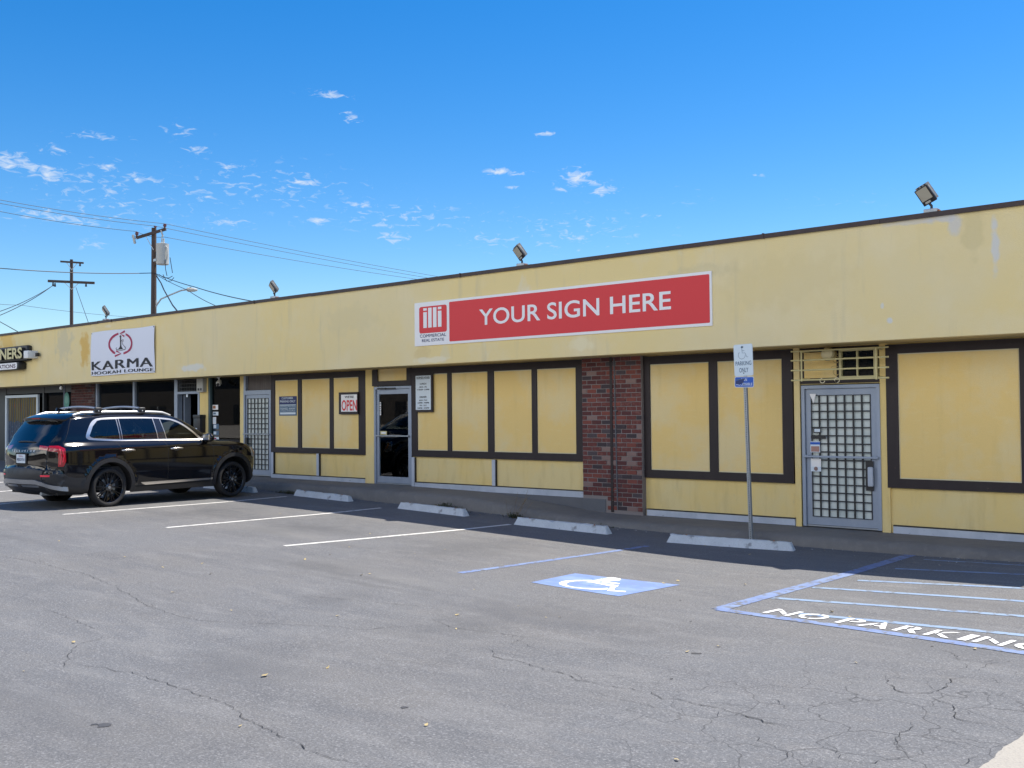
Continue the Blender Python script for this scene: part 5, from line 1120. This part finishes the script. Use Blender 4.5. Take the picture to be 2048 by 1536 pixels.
for s in (-1, 1):
    m_ = side_mesh('tail_light', s, .004); k = NM(); k.v = list(m_.v); k.n = list(m_.n); k.f = list(m_.f)
    m2_ = NM(); mp = {}
    for f in tl.f:
        if tl.v[f[0]][1]*s > 0:
            ids = []
            for i in f:
                if i not in mp: mp[i] = len(m2_.v); m2_.v.append(tl.v[i]); m2_.n.append(tl.n[i])
                ids.append(mp[i])
            m2_.f.append(tuple(ids))
    t_ = merge([k, m2_]).build('tail_light', 'tail', car)
    q = MB()
    for xa, z0_, z1_ in ((.235,.80,1.08),(.275,.84,1.06)):
        vs = []
        for j in range(9):
            z = z0_+(z1_-z0_)*j/8
            for dx in (-.009, .009): x = xa+dx-.04*abs(j-4)/8; vs.append((x, s*(width(x, z)+.008), z))
        q.add(vs, [(2*j, 2*j+1, 2*j+3, 2*j+2) for j in range(8)], 'tail2')
    q.build('lamp_bar', t_)
    side_mesh('headlight', s, .003).build('headlight', 'headl', car)
    q = MB(); vs = []
    for j in range(8):
        z = .955-.02*j; x = 4.47+.011*j
        for dx in (0, .035): vs.append((x+dx, s*(width(x+dx, z)+.01), z))
    q.add(vs, [(2*j, 2*j+1, 2*j+3, 2*j+2) for j in range(7)], 'amber'); q.build('side_marker', car)
    for k, nm in (('front_door','door'), ('rear_door','door')):
        d_ = side_mesh(k, s, -.0).build(nm, 'paint', car)
        hx = 2.585 if k == 'front_door' else 1.53
        q = MB(); z = 1.01; pts_ = [(hx-.14+.28*j/8, s*(width(hx, z)+.012+.028*math.sin(math.pi*j/8)**.5), z+.006*math.sin(math.pi*j/8)) for j in range(9)]
        q.tube(pts_, [.010]+[.017]*7+[.010], 'chrome', 10); h_o = q.build('handle', d_, 60)
        q = MB(); c_ = []
        for j in range(14): a = 2*math.pi*j/14; x = hx+.075*math.cos(a); zz = z-.008+.035*math.sin(a); c_.append((x, s*(width(x, zz)+.003), zz))
        q.add(c_, [tuple(range(14))], 'black'); q.build('handle_recess', d_)
    side_mesh('window', s, -.002).build('window', 'autoglass', car); side_mesh('window_front', s, -.002).build('window', 'autoclear', car)
    side_mesh('pillar', s, -.0).build('door_pillar', 'rim', car); side_mesh('window_trim', s, .004).build('window_trim', 'chrome', car); side_mesh('chrome_strip', s, .014).build('chrome_strip', 'chrome', car)
    # door shut lines
    q = MB()
    for ln in ([(2.392,.42),(2.392,1.0),(2.338,1.156)], [(1.66,.44),(1.59,.57),(1.48,.73),(1.45,.95),(1.318,1.165)], [(3.448,.42),(3.448,.95),(3.335,1.14)], [(.10,1.16),(.30,1.17),(.42,1.36),(.48,1.5),(.55,1.62)]):
        pp = cr([(*p,) for p in ln], .04); vs = []
        for p in pp:
            for dx in (-.0035, .0035): vs.append((p[0]+dx, s*(width(p[0], p[1])+.0015), p[1]))
        q.add(vs, [(2*j, 2*j+1, 2*j+3, 2*j+2) for j in range(len(pp)-1)], 'black')
    q.build('shut_line', car)
    # mirror
    m_ = empty('x'); bpy.data.objects.remove(m_)
    q = MB(); bm = bmesh.new(); bmesh.ops.create_icosphere(bm, subdivisions=3, radius=1)
    for v in bm.verts: v.co = Vector((v.co.x*.075+(.02 if v.co.x > 0 else 0), v.co.y*.125, v.co.z*.085))
    q.bm(bm, 'paint', lambda c: c+Vector((3.30, s*1.03, 1.20))); q.tube([(3.30, s*.88, 1.13), (3.30, s*.97, 1.15)], [.04,.03], 'clad', 10)
    mo = q.build('side_mirror', car, 60)
    q = MB(); q.bbox(3.225, 3.26, s*1.03-.10, s*1.03+.10, 1.15, 1.26, 'chrome', .01); q.build('mirror_glass', mo)
    # roof rail
    q = MB(); pp = []
    for j in range(24): x = .62+2.05*j/23; pp.append((x, s*(.655-.02*abs(j-12)/12), 1.70+.012*math.sin(math.pi*j/23)- (.045 if j in (0,23) else .02 if j in (1,22) else 0)-.05*max(0, (x-2.3))**1.2*3*.4))
    q.tube(pp, .026, 'rail', 8); q.build('roof_rail', car, 60)
cap_mesh('rear_window').build('rear_window', 'autoglass', car); cap_mesh('windscreen').build('windscreen', 'autoclear', car)
# crossbars
for x in (1.10, 2.02):
    q = MB(); pp = []
    for j in range(17): y = -.66+1.32*j/16; pp.append((x, y, 1.775+.035*(1-(y/.66)**2)+(.0)))
    q.tube([(x,-.69,1.72)]+pp+[(x,.69,1.72)], [.02]+[.022]*17+[.02], 'silver', 8)
    for s in (-1, 1): q.bbox(x-.07, x+.07, s*.67-.03, s*.67+.03, 1.70, 1.80, 'clad', .02)
    q.build('crossbar', car, 50)
# spoiler
q = MB(); vs = []; n = 20
for j in range(n+1):
    t = -1+2*j/n; y = t*.70; e = 1-abs(t)**4
    xr = .27+.04*t*t+.13*(abs(t)**6); vs += [(.60, y, 1.655+.045*(1-t*t)), (xr+.10, y, 1.630+.045*(1-t*t)*e), (xr, y, 1.585+.04*(1-t*t)), (xr+.01, y, 1.555+.03*(1-t*t)), (xr+.09, y, 1.515+.03*(1-t*t)), (.50, y, 1.54+.03*(1-t*t))]
q.add(vs, [(6*j+a, 6*j+a+1, 6*j+a+7, 6*j+a+6) for j in range(n) for a in range(5)], 'paint'); q.add(vs[:6]+vs[-6:], [(0,1,2,3,4,5),(11,10,9,8,7,6)], 'paint'); so_ = fixn(q.build('spoiler', car, 40))
q = MB(); q.box(.268, .275, -.14, .14, 1.598, 1.612, 'tail'); q.build('brake_light', so_)
q = MB(); q.prism([(.66,1.735),(.86,1.735),(.70,1.80),(.68,1.80)], -.015, .015, 'paint'); q.build('antenna_fin', car)
# rear details: a point on the rear outline at height z and lateral y
def rearP(y, z, off=0.):
    a = a_at2(z); w = capP(a, 1.).y
    if abs(y) <= w: p = capP(a, y/w, 0); return Vector((p.x-off, y, z))
    x0 = capP(a, 1.).x; r_ = .28
    e = min(1, (abs(y)-w)/r_); return Vector((x0+r_*(1-math.sqrt(1-e*e))-off*.7, y+(off*.7 if y > 0 else -off*.7), z))
rear_idx = [i for i in range(T) if S[i,0] < .5 and arcs[i] < 3]
def a_at2(z):
    c = [i for i in rear_idx if arcs[i] > .3]; return float(np.interp(z, S[c,1], arcs[c]))
def rband(z0f, z1f, ys, off, m, name, lo=None, parent=None, thick=.03):
    q = MB(); vs = []
    for y in ys:
        a, b = z0f(y), z1f(y); p0 = rearP(y, a, off); p1 = rearP(y, b, off); p2 = rearP(y, a, -thick); p3 = rearP(y, b, -thick); vs += [p2, p0, p1, p3]
    n = len(ys); q.add(vs, [(4*i+k, 4*i+k+1, 4*i+k+5, 4*i+k+4) for i in range(n-1) for k in range(3)]+[(0,1,2,3), (4*n-1,4*n-2,4*n-3,4*n-4)], m)
    return fixn(q.build(name, parent or car, 35))
ys = list(np.linspace(-.93, .93, 44))
rband(lambda y: .455-.11*max(0, (abs(y)-.52)/.36)**1.0, lambda y: .535-.11*max(0, (abs(y)-.50)/.36), ys, .035, 'silver', 'skid_plate')
for s in (-1, 1):
    rband(lambda y: .40, lambda y: .44, list(np.linspace(s*.30-.22, s*.30+.22, 9)), .03, 'silver', 'exhaust_trim')
    rband(lambda y: .590, lambda y: .622, list(np.linspace(s*.78-.16, s*.78+.17, 14)), .008, 'tail2', 'reflector')
ys2 = list(np.linspace(-.80,.80,30)); rband(lambda y: .70, lambda y: .712, list(np.linspace(-.9,.9,40)), .012, 'clad', 'bumper_lip')
pf = lambda a, b, l: rearP(a, b, l)
q = MB(); c = Canvas(q, (0,0,0), fn=lambda a, b, l: Vector((rearP(0, .9).x-.012-l, -a, b)))
c.rect(-.20,.20,.80,1.0,'black',-.006); c.rect(-.155,.155,.82,.975,'signgrey',.004,.012); c.text('9JSD731', -.13,.13,.845,.905,'navy',.008,.01); c.text('California', -.07,.07,.93,.958,'crimson',.008)
q.build('licence_plate', car)
q = MB(); c = Canvas(q, (0,0,0), fn=lambda a, b, l: rearP(-a, b, .006+l))
for st in ([(-.105,1.09),(-.105,1.135)], [(-.055,1.135),(-.095,1.11),(-.055,1.09)], [(-.03,1.09),(-.03,1.135)], [(-.03,1.09),(.02,1.135),(.02,1.09)]): c.stroke([(a*1.1, b) for a, b in st], .013, 'signwhite', .004)
for i, ch in enumerate('TELLURIDE'): c.text(ch, -.40+i*.095, -.355+i*.095 if ch != 'I' else -.39+i*.095, 1.02, 1.05, 'signgrey', .004, .01)
q.build('badge', car)
q = MB(); q.tube([rearP(y, 1.19-.0*abs(y), .03)+Vector((0,0,.012*(1-(y/.3)**2))) for y in np.linspace(-.30,.30,9)], [.006]+[.014]*7+[.006], 'clad', 8); q.build('rear_wiper', car, 50)
# cabin, underside
q = MB(); q.box(.25, 4.3, -.80, .80, .26, .34, 'black'); q.box(.78, 3.35, -.82, .82, .34, .72, 'cabin'); q.box(3.3, 3.6, -.80, .80, .34, 1.10, 'cabin'); q.box(3.6, 4.4, -.7, .7, .34, .9, 'black'); q.box(.3,.9,-.7,.7,.34,.8,'black'); q.build('floor_pan', car)
for x, ys_ in ((2.55,(-.38,.38)), (1.75,(-.40,.40)), (1.0,(-.35,.35))):
    for y in ys_:
        q = MB(); q.bbox(x, x+.46, y-.25, y+.25, .70, .86, 'seat', .05); tilt = Matrix.Translation((x+.02,y,.8)) @ Matrix.Rotation(R(-14), 4, 'Y')
        q.bbox(-.06, .08, -.25, .25, 0, .52, 'seat', .05, lambda c, M_=tilt: M_ @ c); q.bbox(-.03, .06, -.13, .13, .57, .76, 'seat', .035, lambda c, M_=tilt: M_ @ c); q.box(.0,.02,-.06,.06,.5,.6,'steel', lambda c, M_=tilt: M_ @ c); q.build('seat', car, 40)
q = MB(); q.tube([(2.98+.19*math.cos(a)*.35, .38+.19*math.sin(a), 1.02+.19*math.cos(a)*.9) for a in np.linspace(0, 6.283, 20)], .015, 'clad', 8); q.build('steering_wheel', car, 60)
# wheels
def wheel(x, y, s, name='wheel'):
    q = MB(); prof = [(.262,-.10),(.30,-.115),(.334,-.110),(.346,-.095),(.352,-.05),(.352,.05),(.346,.095),(.334,.110),(.31,.115),(.286,.107),(.278,.095)]; n = 48; vs = []
    for k in range(n):
        a = 2*math.pi*k/n
        for rr, w in prof: vs.append((rr*math.cos(a), s*w, rr*math.sin(a)))
    m_ = len(prof); q.add(vs, [(k*m_+i, k*m_+i+1, ((k+1) % n)*m_+i+1, ((k+1) % n)*m_+i) for k in range(n) for i in range(m_-1)], 'tyre')
    w_o = fixn(q.build(name, car, 50)); w_o.location = (x, y, WR)
    q = MB(); prof = [(.286,.110),(.284,.096),(.272,.088),(.265,.05),(.26,-.08),(.20,-.09)]; vs = []
    for k in range(n):
        a = 2*math.pi*k/n
        for rr, w in prof: vs.append((rr*math.cos(a), s*w, rr*math.sin(a)))
    m_ = len(prof); q.add(vs, [(k*m_+i, k*m_+i+1, ((k+1) % n)*m_+i+1, ((k+1) % n)*m_+i) for k in range(n) for i in range(m_-1)], 'rim')
    for k in range(10):
        for da, r1, r0 in ((-.075,.272,.06), (.075,.272,.06)):
            a0 = 2*math.pi*k/10; a1 = a0+da*1.35
            p0 = Vector((r0*math.cos(a0), s*.072, r0*math.sin(a0))); p1 = Vector((r1*math.cos(a1), s*.088, r1*math.sin(a1))); tdir = (p1-p0).normalized(); sd = tdir.cross(Vector((0,1,0))).normalized()
            wa, wb_ = .010, .007; up = Vector((0, s, 0))
            q.add([p0+sd*wa, p0-sd*wa, p0+sd*wa*.5+up*.012, p0-sd*wa*.5+up*.012, p1+sd*wb_, p1-sd*wb_, p1+sd*wb_*.5+up*.010, p1-sd*wb_*.5+up*.010, p0+sd*wa-up*.04, p0-sd*wa-up*.04, p1+sd*wb_-up*.04, p1-sd*wb_-up*.04],
                  [(2,3,7,6),(0,2,6,4),(3,1,5,7),(8,0,4,10),(1,9,11,5)], 'rim')
    q.tube([(0,s*.03,0),(0,s*.082,0),(0,s*.095,0)], [.075,.07,.045], 'rim', 20); q.build('rim', w_o, 40)
    q = MB()
    for k in range(5): a = 2*math.pi*k/5; q.tube([(.048*math.cos(a), s*.08, .048*math.sin(a)), (.048*math.cos(a), s*.092, .048*math.sin(a))], .009, 'steel', 6)
    q.tube([(0,s*.09,0),(0,s*.098,0)], .028, 'silver', 14); q.build('wheel_hub', w_o)
    q = MB(); q.tube([(0,s*.0,0),(0,s*.02,0)], .165, 'steel', 32); q.bbox(-.17,-.08,s*.0-.03,s*.0+.04,-.07,.09,'dark',.01); q.build('brake_disc', w_o)
for x in (RW, FW):
    for s in (-1, 1): wheel(x, s*.845, s)
for x in (RW, FW):
    for s in (-1, 1):   # wheel wells
        q = MB(); vs = []; n = 20
        for k in range(n+1):
            a = R(-16+212*k/n); xx, zz = x+.428*math.cos(a), .38+.428*math.sin(a); vs += [(xx, s*(width(xx, min(1.6, zz))-.005), zz), (xx, s*.55, zz)]
        q.add(vs, [(2*k, 2*k+1, 2*k+3, 2*k+2) for k in range(n)], 'black'); q.add([vs[2*k+1] for k in range(n+1)], [tuple(range(n+1))], 'black'); q.build('wheel_well', car)
th = R(3.6); hx_, hy_ = -math.sin(th), math.cos(th); ax_ = onG(217, 1013.5)
# local x axis runs along the heading; right hand side is local -y
rw_ = Vector((ax_[0], ax_[1], 0)); right = Vector((hy_, -hx_, 0))
car.scale = (.972, 1, 1); org = rw_-Vector((hx_, hy_, 0))*RW*.972-right*.91
car.rotation_euler = (0, 0, math.atan2(hy_, hx_)); car.location = (org.x, org.y, ax_[2])
# antenna fin, exhaust pipe
q = MB(); q.tube([(.55,-.45,.27),(.12,-.45,.28)], .035, 'steel', 10); q.build('exhaust_pipe', car, 50)
